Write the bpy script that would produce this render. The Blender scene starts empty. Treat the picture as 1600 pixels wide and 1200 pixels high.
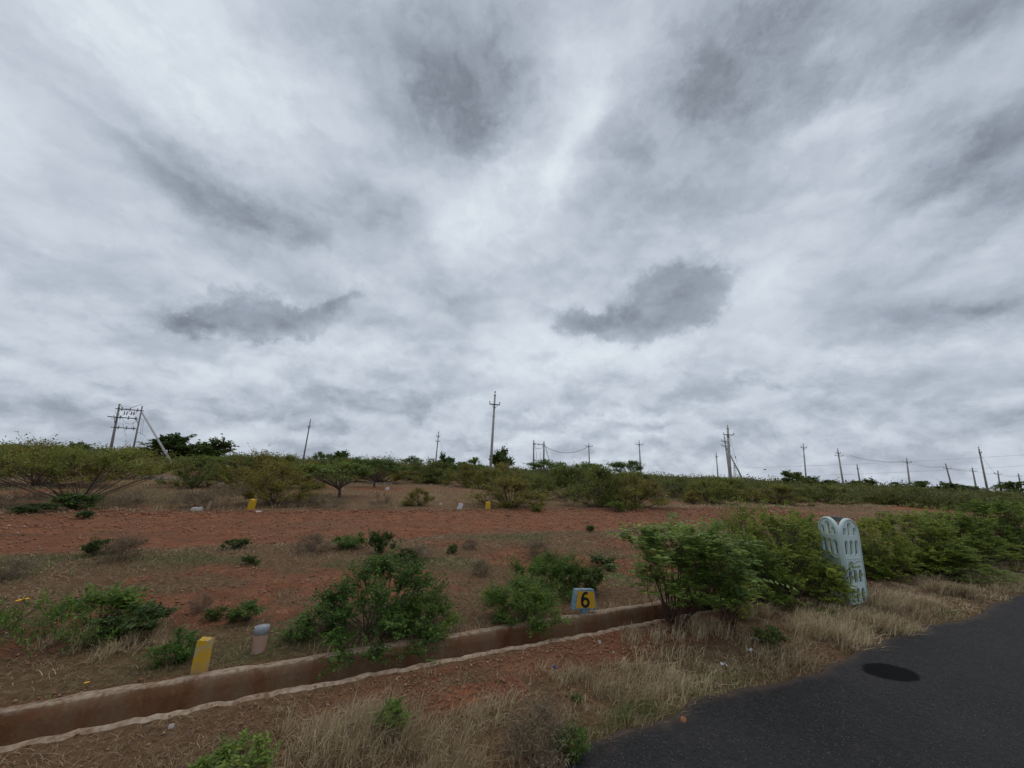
import bpy, math, random
import numpy as np
from mathutils import Vector

sc = bpy.context.scene
COL = sc.collection
R = math.radians

# ------------------------------------------------------------------ camera
F_PX = 590.0; PITCH = R(12.7); ROLL = R(2.6); CAM_H = 1.6
fw = np.array([0, math.cos(PITCH), math.sin(PITCH)])
u0 = np.array([0, -math.sin(PITCH), math.cos(PITCH)]); r0 = np.array([1., 0, 0])
cup = math.cos(ROLL)*u0 - math.sin(ROLL)*r0
crt = math.cos(ROLL)*r0 + math.sin(ROLL)*u0
cam_d = bpy.data.cameras.new('camera'); cam = bpy.data.objects.new('camera', cam_d); COL.objects.link(cam)
cam_d.sensor_width = 36; cam_d.lens = 36*F_PX/1600; cam_d.clip_start = .05; cam_d.clip_end = 9000
from mathutils import Matrix
m = Matrix(((crt[0], cup[0], -fw[0], 0), (crt[1], cup[1], -fw[1], 0), (crt[2], cup[2], -fw[2], CAM_H), (0, 0, 0, 1)))
cam.matrix_world = m
sc.camera = cam

def ray(px, py): return fw + crt*(px-800)/F_PX + cup*(600-py)/F_PX
def G(px, py, z=0.):                      # ground point seen at a pixel of the photograph
    d = ray(px, py); t = (z-CAM_H)/d[2]; return d[0]*t, d[1]*t
def PX(X, Y, Z):
    v = np.array([X, Y, Z-CAM_H]); c = v@fw; return 800+F_PX*(v@crt)/c, 600-F_PX*(v@cup)/c
def solve_top(X, Y, py):
    a, b = 0., 14.
    for _ in range(40):
        c = (a+b)/2
        if PX(X, Y, c)[1] > py: a = c
        else: b = c
    return a
def px_m(X, Y, Z):                        # pixels per metre across, at a point
    return PX(X+.5, Y, Z)[0]-PX(X-.5, Y, Z)[0]

# ------------------------------------------------------------------ view / world
sc.view_settings.view_transform = 'Standard'; sc.view_settings.look = 'None'
sc.view_settings.exposure = 0.0; sc.view_settings.gamma = 1
sc.render.film_transparent = False
SUN_EL, SUN_AZ = R(58), R(20)
world = bpy.data.worlds.new('World'); sc.world = world; world.use_nodes = True
wt = world.node_tree; wt.nodes.clear()
world.cycles.sampling_method = 'MANUAL'; world.cycles.sample_map_resolution = 256

class NT:
    """small helper to write node trees"""
    def __init__(s, t): s.t = t
    def n(s, ty, **kw):
        o = s.t.nodes.new(ty)
        for k, v in kw.items(): setattr(o, k, v)
        return o
    def l(s, a, b): s.t.links.new(a, b)
    def put(s, sock, v):
        if isinstance(v, (int, float, tuple, list)): sock.default_value = v
        else: s.l(v, sock)
    def m(s, op, a, b=None, c=None, clamp=False):
        o = s.n('ShaderNodeMath', operation=op, use_clamp=clamp)
        s.put(o.inputs[0], a)
        if b is not None: s.put(o.inputs[1], b)
        if c is not None: s.put(o.inputs[2], c)
        return o.outputs[0]
    def v(s, op, a, b=None, out=0):
        o = s.n('ShaderNodeVectorMath', operation=op)
        s.put(o.inputs[0], a)
        if b is not None: s.put(o.inputs[1], b)
        return o.outputs[out]
    def scale(s, a, f):
        o = s.n('ShaderNodeVectorMath', operation='SCALE'); s.put(o.inputs[0], a); s.put(o.inputs[3], f); return o.outputs[0]
    def noise(s, vec, scale=1., detail=4., rough=.5, dist=0., lac=2., color=False):
        o = s.n('ShaderNodeTexNoise'); s.put(o.inputs['Vector'], vec)
        o.inputs['Scale'].default_value = scale; o.inputs['Detail'].default_value = detail
        o.inputs['Roughness'].default_value = rough; o.inputs['Distortion'].default_value = dist
        o.inputs['Lacunarity'].default_value = lac
        return o.outputs[1 if color else 0]
    def ramp(s, fac, stops, interp='LINEAR'):
        o = s.n('ShaderNodeValToRGB'); o.color_ramp.interpolation = interp
        e = o.color_ramp.elements
        while len(e) < len(stops): e.new(.5)
        for i, (p, c) in enumerate(stops):
            e[i].position = p; e[i].color = tuple(c)+(1,) if len(c) == 3 else c
        s.put(o.inputs[0], fac); return o.outputs[0]
    def mix(s, f, a, b, mode='MIX'):
        o = s.n('ShaderNodeMix', data_type='RGBA', blend_type=mode)
        s.put(o.inputs[0], f); s.put(o.inputs[6], a if not isinstance(a, tuple) or len(a) == 4 else a+(1,))
        s.put(o.inputs[7], b if not isinstance(b, tuple) or len(b) == 4 else b+(1,)); return o.outputs[2]
    def step(s, x, lo, hi):
        o = s.n('ShaderNodeMapRange', interpolation_type='SMOOTHSTEP')
        s.put(o.inputs[0], x); s.put(o.inputs[1], lo); s.put(o.inputs[2], hi); return o.outputs[0]
    def map(s, vec, loc=(0, 0, 0), rot=(0, 0, 0), scale=(1, 1, 1)):
        o = s.n('ShaderNodeMapping'); s.put(o.inputs[0], vec)
        o.inputs[1].default_value = loc; o.inputs[2].default_value = rot; o.inputs[3].default_value = scale
        return o.outputs[0]

def build_sky():
    N = NT(wt)
    d = N.v('NORMALIZE', N.n('ShaderNodeTexCoord').outputs['Generated'])
    sep = N.n('ShaderNodeSeparateXYZ'); N.l(d, sep.inputs[0])
    z = N.m('MAXIMUM', sep.outputs[2], 0.0)
    zz = N.m('ADD', z, .34)
    cmb = N.n('ShaderNodeCombineXYZ')
    N.l(N.m('DIVIDE', sep.outputs[0], zz), cmb.inputs[0]); N.l(N.m('DIVIDE', sep.outputs[1], zz), cmb.inputs[1])
    P = cmb.outputs[0]                                     # the flat cloud deck seen from below
    P = N.scale(P, 1.45)
    wn = N.v('SUBTRACT', N.noise(P, 1.3, 3, .55, color=True), (.5, .5, .5))
    Pw = N.v('ADD', P, N.scale(wn, .45))
    # direction wobbled for ragged cloud outlines
    dn = N.v('SUBTRACT', N.noise(P, 2.2, 7, .62, color=True), (.5, .5, .5))
    dn2 = N.v('SUBTRACT', N.noise(d, 11., 8, .66, color=True), (.5, .5, .5))
    dw = N.v('ADD', N.v('ADD', d, N.scale(dn, .12)), N.scale(dn2, .085))
    def blob(px, py, rx, ry, ang, edge=1.0, src=None):
        c = ray(px, py); L = np.linalg.norm(c); c = c/L
        a = math.radians(ang)
        e1 = (crt*math.cos(a)+cup*math.sin(a)); e2 = (-crt*math.sin(a)+cup*math.cos(a))
        e1 = e1-c*(e1@c); e1 /= np.linalg.norm(e1); e2 = e2-c*(e2@c)-e1*(e2@e1); e2 /= np.linalg.norm(e2)
        e1 *= L*F_PX/rx; e2 *= L*F_PX/ry
        s_ = src or dw
        x = N.m('SUBTRACT', N.v('DOT_PRODUCT', s_, tuple(e1), 1), float(e1@c))
        y = N.m('SUBTRACT', N.v('DOT_PRODUCT', s_, tuple(e2), 1), float(e2@c))
        q = N.m('MULTIPLY_ADD', x, x, N.m('MULTIPLY', y, y))
        fr = N.step(N.v('DOT_PRODUCT', d, tuple(c), 1), .3, .6)
        if edge >= 1:
            g = N.m('EXPONENT', N.m('MULTIPLY', q, -1.))
        else:
            g = N.m('SUBTRACT', 1., N.step(q, 1-edge, 1+edge))
        return N.m('MULTIPLY', g, fr)
    def total(lst, src=None):
        acc = None
        for (px, py, rx, ry, ang, w, e) in lst:
            b = N.m('MULTIPLY', blob(px, py, rx, ry, ang, e, src), w)
            acc = b if acc is None else N.m('ADD', acc, b)
        return acc
    # (x, y, half length, half height, angle, weight, softness)
    soft = total([
        # grey masses: (x, y, half length, half height, angle, weight, softness)
        (700, 135, 160, 100, -30, .86, 2), (800, 105, 95, 65, 60, .42, 2), (640, 60, 80, 50, 0, .2, 2), (1180, 55, 160, 95, 15, .80, 2), (1205, 130, 90, 60, 0, .45, 2),
        (1040, 215, 150, 90, 30, .62, 2), (1480, 70, 210, 62, 35, .60, 2), (1400, 20, 160, 50, 10, .3, 2), (1580, 225, 130, 85, 10, .95, 2), (980, 10, 90, 40, 0, .3, 2),
        (290, 275, 260, 60, -38, .55, 2), (400, 350, 120, 46, -20, .32, 2), (560, 318, 105, 34, -12, .52, 2), (420, 55, 90, 38, 0, .22, 2),
        (1570, 490, 130, 36, 5, .45, 2), (1240, 340, 400, 95, 12, .24, 2), (1150, 330, 140, 40, 15, .14, 2), (620, 620, 330, 50, 0, .20, 2),
        (150, 640, 380, 40, 0, .20, 2), (680, 480, 130, 50, 5, .22, 2), (1160, 600, 150, 36, 5, .26, 2), (1450, 620, 260, 40, 8, .18, 2), (100, 430, 260, 150, 0, .10, 2), (700, 415, 160, 40, 0, .10, 2),
        (1450, 400, 160, 40, 25, .20, 2), (1350, 480, 200, 40, 5, .14, 2),
        # bright gaps
        (200, 80, 340, 150, -15, -.46, 2), (900, 210, 30, 140, -30, -.5, 2), (770, 320, 110, 50, 30, -.5, 2), (790, 255, 75, 34, 20, -.45, 2), (760, 400, 90, 50, 0, -.22, 2),
        (520, 430, 210, 18, -22, -.34, 2), (900, 40, 60, 60, 0, -.30, 2), (1350, 170, 150, 22, 28, -.42, 2), (1290, 70, 22, 80, -30, -.3, 2),
        (880, 560, 200, 40, 5, -.34, 2), (840, 505, 60, 40, 0, -.22, 2), (1500, 300, 110, 18, 35, -.22, 2), (570, 540, 90, 26, 10, -.30, 2),
        (230, 225, 160, 10, -38, -.22, 2), (1420, 545, 200, 22, 10, -.28, 2), (1185, 430, 46, 50, 10, -.26, 2), (650, 275, 60, 30, 10, -.16, 2), (400, 590, 120, 20, -8, -.2, 2),
        (960, 655, 140, 12, 8, -.3, 2), (1000, 680, 60, 9, 0, -.2, 2),
    ])
    dsm = N.v('ADD', d, N.scale(N.v('SUBTRACT', N.noise(d, 16., 8, .66, color=True), (.5, .5, .5)), .10))
    hard = total([
        (1040, 480, 96, 40, 18, 1.0, 2), (930, 507, 90, 19, -8, .95, 2), (1092, 448, 44, 30, 20, .85, 2), (1040, 425, 60, 22, 30, .42, 2), (1060, 500, 50, 16, 5, .5, 2),
        (395, 500, 115, 34, -3, 1.0, 2), (330, 500, 60, 14, 0, .5, 2), (470, 500, 60, 22, 5, .5, 2), (548, 462, 42, 14, 22, .5, 2), (345, 455, 40, 10, 0, .3, 2),
        (1470, 400, 60, 12, 20, .28, 2), (1580, 345, 60, 22, 25, .3, 2), (1555, 485, 90, 24, 3, .38, 2), (1180, 600, 60, 12, 0, .45, 2), (690, 470, 60, 20, 0, .3, 2),
    ], dsm)
    # rolling detail seen in perspective, flattened towards the horizon
    flat = N.map(d, rot=(0, R(10), 0), scale=(1, 1, 1.75))
    ds = N.v('ADD', flat, N.scale(dn2, .07))
    bil = N.noise(N.map(ds, loc=(1.3, .2, 5.)), 6.5, 8, .56, .15)
    bil_up = N.noise(N.map(ds, loc=(1.3, .2, 5.035)), 6.5, 8, .56, .15)
    f3 = N.noise(ds, 2.6, 6, .55, .3)
    f4 = N.noise(N.map(ds, loc=(4, 2, 1)), 15., 6, .58)
    hv = N.m('ADD', hard, N.m('MULTIPLY', N.m('SUBTRACT', N.noise(dsm, 13., 6, .6), .5), .8))
    hd = N.m('MULTIPLY', N.step(hv, .14, .72), N.m('ADD', .50, N.m('MULTIPLY', N.m('MINIMUM', hard, 1.3), .55)))
    st = N.noise(N.map(Pw, rot=(0, 0, R(35)), scale=(1.6, .9, 1)), 1.2, 6, .52, .2)
    el = N.m('ARCSINE', sep.outputs[2])
    low = N.m('SUBTRACT', 1., N.step(el, .04, .40))
    T = N.m('MULTIPLY', N.m('SUBTRACT', st, .5), N.m('ADD', .30, N.m('MULTIPLY', N.m('SUBTRACT', 1., low), .45)))
    T = N.m('ADD', T, N.m('MULTIPLY', N.m('SUBTRACT', f3, .5), .80))
    rel = N.m('MULTIPLY', N.m('SUBTRACT', bil, bil_up), N.m('ADD', .35, N.m('MULTIPLY', low, 1.1)))
    T = N.m('ADD', T, rel)
    T = N.m('ADD', T, N.m('MULTIPLY', N.m('SUBTRACT', N.step(bil, .40, .62), .5), N.m('ADD', .16, N.m('MULTIPLY', low, .16))))
    T = N.m('ADD', T, N.m('MULTIPLY', N.m('SUBTRACT', f4, .5), .20))
    tex = N.noise(N.v('ADD', N.map(Pw, rot=(0, 0, R(20)), scale=(1.2, .8, 1)), N.scale(dn2, .25)), 3.2, 9, .63)
    pos = N.m('MAXIMUM', soft, 0.); neg = N.m('MINIMUM', soft, 0.)
    pos = N.m('MULTIPLY', N.m('MINIMUM', pos, 1.), N.m('ADD', .58, N.m('MULTIPLY', N.step(tex, .34, .66), .34)))
    T = N.m('ADD', T, N.m('ADD', pos, N.m('MULTIPLY', neg, N.m('ADD', .6, N.m('MULTIPLY', N.step(tex, .62, .40), .6)))))
    T = N.m('ADD', T, N.m('MULTIPLY', N.m('SUBTRACT', tex, .5), .30))
    T = N.m('ADD', T, N.m('MULTIPLY', hd, .66))
    T = N.m('ADD', T, N.m('MULTIPLY', N.m('SUBTRACT', 1., N.step(el, -.02, .25)), .10))
    fac = N.m('ADD', N.m('MULTIPLY', T, .54), .366, clamp=True)
    colr = N.ramp(fac, [(0., (.76, .82, .87)), (.22, (.64, .705, .775)), (.45, (.475, .53, .61)), (.66, (.33, .375, .445)), (.84, (.215, .247, .295)), (1., (.16, .18, .22))])
    sky = N.n('ShaderNodeTexSky', sky_type='NISHITA', sun_disc=False, sun_elevation=SUN_EL, sun_rotation=SUN_AZ)
    cl = N.scale(colr, 10.)
    mixed = N.mix(.985, sky.outputs[0], cl)
    bg = N.n('ShaderNodeBackground'); N.l(mixed, bg.inputs[0]); bg.inputs[1].default_value = .1
    out = N.n('ShaderNodeOutputWorld'); N.l(bg.outputs[0], out.inputs[0])
build_sky()

sun_d = bpy.data.lights.new('sun', 'SUN'); sun_d.energy = .9; sun_d.angle = R(60); sun_d.color = (1, .93, .82)
sun = bpy.data.objects.new('sun', sun_d); COL.objects.link(sun)
sd = Vector((math.sin(SUN_AZ)*math.cos(SUN_EL), math.cos(SUN_AZ)*math.cos(SUN_EL), math.sin(SUN_EL)))
sun.rotation_euler = sd.to_track_quat('Z', 'Y').to_euler(); sun.location = (0, 0, 30)

# ------------------------------------------------------------------ numpy noise
def _hash(ix, iy, seed):
    h = (ix.astype(np.int64)*374761393 + iy.astype(np.int64)*668265263 + seed*1442695041) & 0xffffffff
    h = ((h ^ (h >> 13))*1274126177) & 0xffffffff
    return ((h ^ (h >> 16)) & 0xffff)/65535.
def vnoise(x, y, seed=0):
    x = np.asarray(x, float); y = np.asarray(y, float)
    ix = np.floor(x); iy = np.floor(y); fx = x-ix; fy = y-iy
    fx = fx*fx*(3-2*fx); fy = fy*fy*(3-2*fy)
    a = _hash(ix, iy, seed); b = _hash(ix+1, iy, seed); c = _hash(ix, iy+1, seed); d = _hash(ix+1, iy+1, seed)
    return (a*(1-fx)+b*fx)*(1-fy)+(c*(1-fx)+d*fx)*fy
def fbm(x, y, seed=0, o=4):
    s = 0; a = 1.; t = 0
    for i in range(o):
        s = s+a*vnoise(x*2**i+i*17.3, y*2**i+i*9.1, seed+i); t += a; a *= .5
    return s/t
def sstep(x, a, b):
    t = np.clip((x-a)/(b-a), 0, 1); return t*t*(3-2*t)

# ------------------------------------------------------------------ plot coordinates: u along the drain, v away from the road
OX, OY = .11, 4.13; A = R(26.5); CA, SA = math.cos(A), math.sin(A)
def bend(u): return -.012*np.clip(-1.2-u, 0, 4)**2
def UV(u, v):
    w = v+bend(u)*np.exp(-np.abs(v)/6.); return OX+u*CA-w*SA, OY+u*SA+w*CA
def toUV(x, y):
    dx = x-OX; dy = y-OY; u = dx*CA+dy*SA; w = -dx*SA+dy*CA
    return u, w-bend(u)*np.exp(-np.abs(w)/6.)
DV0, DV1 = -.19, .15          # inner faces of the drain
DU0, DU1 = -7.0, 3.3
def edge_v(u): return -1.50+.05*np.sin(u*1.7+.6)+.10*(vnoise(u*2.3, u*0, 5)-.5)+.05*(vnoise(u*9, u*0, 6)-.5)

def gz(x, y):
    """height of the ground"""
    x = np.asarray(x, float); y = np.asarray(y, float)
    u, v = toUV(x, y)
    n = (fbm(x*.9, y*.9, 11, 4)-.5)
    amp = .05*sstep(v, .25, 1.2)+.07*sstep(v, 11, 20)+.03*sstep(-v, .3, .6)*sstep(v, -1.4, -1.2)
    z = n*amp
    z = z+(fbm(x*.05, y*.05, 3, 3)-.5)*.5*sstep(v, 20, 60)
    z = z+.012*np.exp(-((v+.9)/.4)**2)
    rocky = sstep(v, 9.3, 10.0)*(1-sstep(v, 10.4, 11.2))
    z = z+rocky*(.03+.07*(fbm(x*3, y*3, 21, 3)-.4))
    z = np.where(v < -1.35, -.03*sstep(-v, 1.35, 1.5), z)
    z = np.where(v < -7.4, -.03+.05*(fbm(x, y, 8, 3)-.3)*sstep(-v, 7.6, 8.5), z)
    return z
def redness(x, y):
    """how bare and red the soil is; the rest carries dry grass"""
    x = np.asarray(x, float); y = np.asarray(y, float)
    u, v = toUV(x, y)
    w = v+1.1*(fbm(x*.35, y*.35, 31, 3)-.5)
    road = sstep(w, 5.0, 5.7)*(1-sstep(w, 9.9, 10.6))*(1-.75*sstep(u, 13, 19)*sstep(fbm(x*.2, y*.2, 77, 3), .35, .55))
    rut = np.exp(-((w-7.1)/.35)**2)*.55*sstep(fbm(x*.3, y*.3, 41, 3), .42, .62)
    road = road*(1-rut)*(1-.45*sstep(fbm(x*.45, y*.9, 44, 4), .56, .68))
    patch = sstep(fbm(x*.55+3, y*.55, 51, 4), .52, .66)*sstep(v, .6, 1.5)*(1-sstep(v, 4.6, 5.4))*.85
    c1 = np.exp(-(((x+1.9)/1.3)**2+((y-5.7)/.75)**2))*1.05       # red clearing in the middle left
    c2 = np.exp(-(((x-.6)/1.2)**2+((y-7.6)/1.2)**2))*.9
    c4 = np.exp(-(((x-3.6)/1.6)**2+((y-9.4)/1.6)**2))*.9
    c3 = np.maximum(np.exp(-(((u-.7)/1.1)**2+((v+.5)/.32)**2))*1.1, .75*np.exp(-(((u-.8)/2.6)**4+((v+.55)/.42)**4))*sstep(fbm(u*1.6, v*2.2, 111, 3), .35, .55))           # red spoil on the verge
    c5 = np.exp(-(((v+.36)/.14)**2))*.6*sstep(u, -2.2, -1.)*(1-sstep(u, 2.2, 3.))
    far = sstep(v, 11, 14)*sstep(fbm(x*.12, y*.12, 61, 3), .56, .66)*.6
    farstrip = sstep(w, 21, 22.)*(1-sstep(w, 24., 25.))*.45
    e = np.exp(-((v-.30)/.07)**2)*.45
    return np.clip(np.maximum.reduce([road, patch*.8, c1, c2, c3, c4, c5, far, farstrip, e])*(v > -1.6)*(1.), 0, 1)
def greenness(x, y):
    u, v = toUV(np.asarray(x, float), np.asarray(y, float))
    g = sstep(fbm(x*.5, y*.5, 71, 4), .48, .66)*sstep(v, 2.2, 3.4)*(1-sstep(v, 5.0, 5.6))*.9
    g = g+np.exp(-(((u+1.9)/1.2)**2+((v-.55)/.45)**2))*.7
    g = g+.85*np.exp(-((v-4.3-.6*(fbm(u*.5, u*0, 78, 2)-.5))/.5)**2)*sstep(fbm(x*.7, y*.7, 79, 3), .38, .58)*(1-sstep(u, -1.5, .5))
    g = g+.5*np.exp(-(((x-1.2)/2.2)**2+((y-6.8)/.4)**2))
    g = g+.6*sstep(fbm(x*.8, y*.8, 73, 3), .55, .7)*sstep(-v, .9, 1.3)*(v > -1.6)
    g = g+.35*sstep(fbm(x*.2, y*.2, 75, 3), .5, .65)*sstep(v, 11, 13)
    return np.clip(g, 0, 1)*(1-redness(x, y))

# ------------------------------------------------------------------ mesh helpers
def mesh_np(name, V, T=None, Q=None, mats=(), midx=None, smooth=False):
    me = bpy.data.meshes.new(name)
    V = np.asarray(V, np.float32).reshape(-1, 3)
    nt = 0 if T is None else len(T); nq = 0 if Q is None else len(Q)
    me.vertices.add(len(V)); me.vertices.foreach_set('co', V.ravel())
    idx = []; st = []
    if nt: idx.append(np.asarray(T, np.int32).ravel())
    if nq: idx.append(np.asarray(Q, np.int32).ravel())
    idx = np.concatenate(idx)
    starts = np.concatenate([np.arange(nt)*3, nt*3+np.arange(nq)*4]).astype(np.int32)
    me.loops.add(len(idx)); me.loops.foreach_set('vertex_index', idx)
    me.polygons.add(nt+nq); me.polygons.foreach_set('loop_start', starts)
    if midx is not None: me.polygons.foreach_set('material_index', np.asarray(midx, np.int32))
    if smooth: me.polygons.foreach_set('use_smooth', np.ones(nt+nq, bool))
    for mt in mats: me.materials.append(mt)
    me.update(calc_edges=True); me.validate()
    return me
def obj(name, me, parent=None, loc=(0, 0, 0)):
    o = bpy.data.objects.new(name, me); COL.objects.link(o); o.location = loc
    if parent is not None: o.parent = parent
    return o
def tag(o, label=None, cat=None, group=None, kind=None):
    if label: o['label'] = label
    if cat: o['category'] = cat
    if group: o['group'] = group
    if kind: o['kind'] = kind
    return o
def empty(name, loc=(0, 0, 0), rz=0):
    o = bpy.data.objects.new(name, None); COL.objects.link(o); o.location = loc; o.rotation_euler = (0, 0, rz)
    o.empty_display_size = .2; return o
def dup(o, parent=None):
    c = o.copy(); COL.objects.link(c)
    if parent is not None: c.parent = parent
    for ch in o.children: dup(ch, c)
    return c

class MB:
    """collects boxes and tubes into one mesh"""
    def __init__(s): s.v = []; s.q = []; s.n = 0
    def add(s, v, q):
        v = np.asarray(v, float).reshape(-1, 3); s.v.append(v); s.q.append(np.asarray(q, int)+s.n); s.n += len(v)
    def box(s, c, size, rot=None, taper=1., jit=0, rnd=None):
        x, y, z = [a/2 for a in size]
        v = np.array([[-x, -y, -z], [x, -y, -z], [x, y, -z], [-x, y, -z], [-x, -y, z], [x, -y, z], [x, y, z], [-x, y, z]])
        v[4:, :2] *= taper
        if jit: v += rnd.uniform(-jit, jit, v.shape)
        if rot is not None: v = v@np.array(rot).T
        s.add(v+np.array(c), [[0, 3, 2, 1], [4, 5, 6, 7], [0, 1, 5, 4], [1, 2, 6, 5], [2, 3, 7, 6], [3, 0, 4, 7]])
    def tube(s, pts, rad, n=6, cap=True):
        pts = np.asarray(pts, float); k = len(pts); rad = np.broadcast_to(rad, (k,))
        t = np.gradient(pts, axis=0); t /= np.linalg.norm(t, axis=1)[:, None]+1e-9
        ref = np.where(abs(t[:, 2:3]) > .9, np.array([[1., 0, 0]]), np.array([[0, 0, 1.]]))
        a = np.cross(t, ref); a /= np.linalg.norm(a, axis=1)[:, None]+1e-9; b = np.cross(t, a)
        th = np.arange(n)*2*math.pi/n
        ring = pts[:, None]+rad[:, None, None]*(a[:, None]*np.cos(th)[None, :, None]+b[:, None]*np.sin(th)[None, :, None])
        i = np.arange(k-1)[:, None]*n; j = np.arange(n)[None]; jn = (j+1) % n
        q = np.stack([i+j, i+jn, i+n+jn, i+n+j], -1).reshape(-1, 4)
        v = ring.reshape(-1, 3)
        if cap:
            v = np.vstack([v, pts[:1], pts[-1:]]); c0 = k*n; c1 = c0+1
            cq = [[c0, (jj+1) % n, jj, jj] for jj in range(n)]
            # caps as fans of degenerate-free quads: pair neighbouring triangles
            q = list(q)
            for jj in range(0, n-1, 2):
                q.append([c0, (jj+2) % n, jj+1, jj]); b0 = (k-1)*n
                q.append([c1, b0+jj, b0+jj+1, b0+(jj+2) % n])
        s.add(v, q)
    def mesh(s, name, mat, smooth=False):
        return mesh_np(name, np.vstack(s.v), Q=np.vstack(s.q), mats=(mat,), smooth=smooth)
    def build(s, name, mat, parent=None, loc=(0, 0, 0), smooth=False):
        return obj(name, s.mesh(name, mat, smooth), parent, loc)

# ------------------------------------------------------------------ materials
def new_mat(name, rough=.8, spec=.3):
    mt = bpy.data.materials.new(name); mt.use_nodes = True
    N = NT(mt.node_tree); b = mt.node_tree.nodes['Principled BSDF']
    b.inputs['Roughness'].default_value = rough; b.inputs['Specular IOR Level'].default_value = spec
    return mt, N, b
def bumpit(N, b, h, strength=.5, dist=.02):
    o = N.n('ShaderNodeBump'); o.inputs['Strength'].default_value = strength; o.inputs['Distance'].default_value = dist
    N.l(h, o.inputs['Height']); N.l(o.outputs[0], b.inputs['Normal'])
def leaf_mat(name, cols, trans=.35, rough=.55, patch=None):
    """colours picked leaf by leaf, with broad patches of one or the other"""
    mt, N, b = new_mat(name, rough, .25)
    geo = N.n('ShaderNodeNewGeometry'); oi = N.n('ShaderNodeObjectInfo')
    tc = N.n('ShaderNodeTexCoord')
    cl = N.noise(N.v('ADD', tc.outputs['Object'], N.scale(oi.outputs['Location'], 1.)), 2.6 if patch is None else patch, 2, .5)
    f = N.m('ADD', N.m('MULTIPLY', geo.outputs['Random Per Island'], .62), N.m('MULTIPLY', N.m('SUBTRACT', cl, .3), .95), clamp=True)
    st = [(i/(len(cols)-1), c) for i, c in enumerate(cols)]
    c = N.ramp(f, st)
    hs = N.n('ShaderNodeHueSaturation'); N.l(c, hs.inputs['Color'])
    N.l(N.m('ADD', N.m('MULTIPLY', oi.outputs['Random'], .40), .80), hs.inputs['Value'])
    N.l(N.m('ADD', N.m('MULTIPLY', oi.outputs['Random'], -.035), .515), hs.inputs['Hue'])
    c = hs.outputs[0]
    N.l(c, b.inputs['Base Color'])
    tr = N.n('ShaderNodeBsdfTranslucent'); N.l(c, tr.inputs[0])
    mx = N.n('ShaderNodeMixShader'); mx.inputs[0].default_value = trans
    out = mt.node_tree.nodes['Material Output']
    N.l(b.outputs[0], mx.inputs[1]); N.l(tr.outputs[0], mx.inputs[2]); N.l(mx.outputs[0], out.inputs[0])
    return mt
def plain(name, c1, c2, scale=8., rough=.8, bump=.3, detail=6, dist=.01, spec=.3, ramp=(.3, .7)):
    mt, N, b = new_mat(name, rough, spec)
    tc = N.n('ShaderNodeTexCoord').outputs['Object']
    n = N.noise(tc, scale, detail, .6)
    N.l(N.ramp(n, [(ramp[0], c1), (ramp[1], c2)]), b.inputs['Base Color'])
    bumpit(N, b, N.noise(tc, scale*5, 5, .6), bump, dist)
    return mt

M = {}
M['leaf_shrub'] = leaf_mat('leaf_shrub', [(0.048, 0.081, 0.017), (0.087, 0.152, 0.026), (0.140, 0.225, 0.036), (0.227, 0.304, 0.054)])
M['leaf_dark'] = leaf_mat('leaf_dark', [(0.025, 0.048, 0.014), (0.053, 0.089, 0.021), (0.087, 0.136, 0.030), (0.140, 0.191, 0.042)])
M['leaf_sap'] = leaf_mat('leaf_sap', [(0.088, 0.127, 0.032), (0.146, 0.215, 0.045), (0.248, 0.336, 0.063), (0.498, 0.592, 0.135)])
M['leaf_hedge'] = leaf_mat('leaf_hedge', [(0.077, 0.113, 0.022), (0.138, 0.195, 0.034), (0.240, 0.311, 0.048), (0.428, 0.489, 0.091)])
M['leaf_olive'] = leaf_mat('leaf_olive', [(0.113, 0.092, 0.023), (0.181, 0.163, 0.029), (0.249, 0.232, 0.040), (0.318, 0.301, 0.057)])
M['leaf_thorn'] = leaf_mat('leaf_thorn', [(0.080, 0.097, 0.022), (0.130, 0.155, 0.029), (0.185, 0.224, 0.040), (0.257, 0.292, 0.053)])
M['leaf_acacia'] = leaf_mat('leaf_acacia', [(0.055, 0.091, 0.020), (0.091, 0.146, 0.028), (0.137, 0.209, 0.034), (0.202, 0.282, 0.050)])
M['leaf_dry'] = leaf_mat('leaf_dry', [(0.108, 0.074, 0.050), (0.156, 0.108, 0.068), (0.204, 0.150, 0.094), (0.144, 0.144, 0.055)], .15, .8)
M['leaf_yel'] = leaf_mat('leaf_yel', [(0.073, 0.114, 0.022), (0.132, 0.188, 0.032), (0.220, 0.269, 0.049), (0.352, 0.390, 0.086)])
M['bark'] = plain('bark', (.06, .045, .035), (.14, .105, .08), 12, .9, .6)
M['bark_red'] = plain('bark_reddish', (.055, .03, .024), (.11, .062, .045), 12, .9, .5)
M['twig'] = plain('dry_twig', (.16, .12, .09), (.28, .22, .16), 20, .9, .3)
M['straw'] = leaf_mat('straw', [(0.162, 0.108, 0.065), (0.367, 0.270, 0.163), (0.562, 0.437, 0.273), (0.734, 0.605, 0.399)], .2, .75, .9)
M['litter'] = leaf_mat('litter', [(0.132, 0.083, 0.050), (0.230, 0.155, 0.095), (0.333, 0.236, 0.146), (0.460, 0.345, 0.218)], .1, .85, .7)
M['grass_green'] = leaf_mat('grass_green', [(0.101, 0.143, 0.039), (0.159, 0.217, 0.055), (0.230, 0.293, 0.083), (0.359, 0.390, 0.138)], .25, .7, .9)
M['grass_olive'] = leaf_mat('grass_olive', [(.11, .095, .045), (.17, .15, .07), (.23, .20, .095), (.33, .28, .15)], .2, .8, .8)

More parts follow.
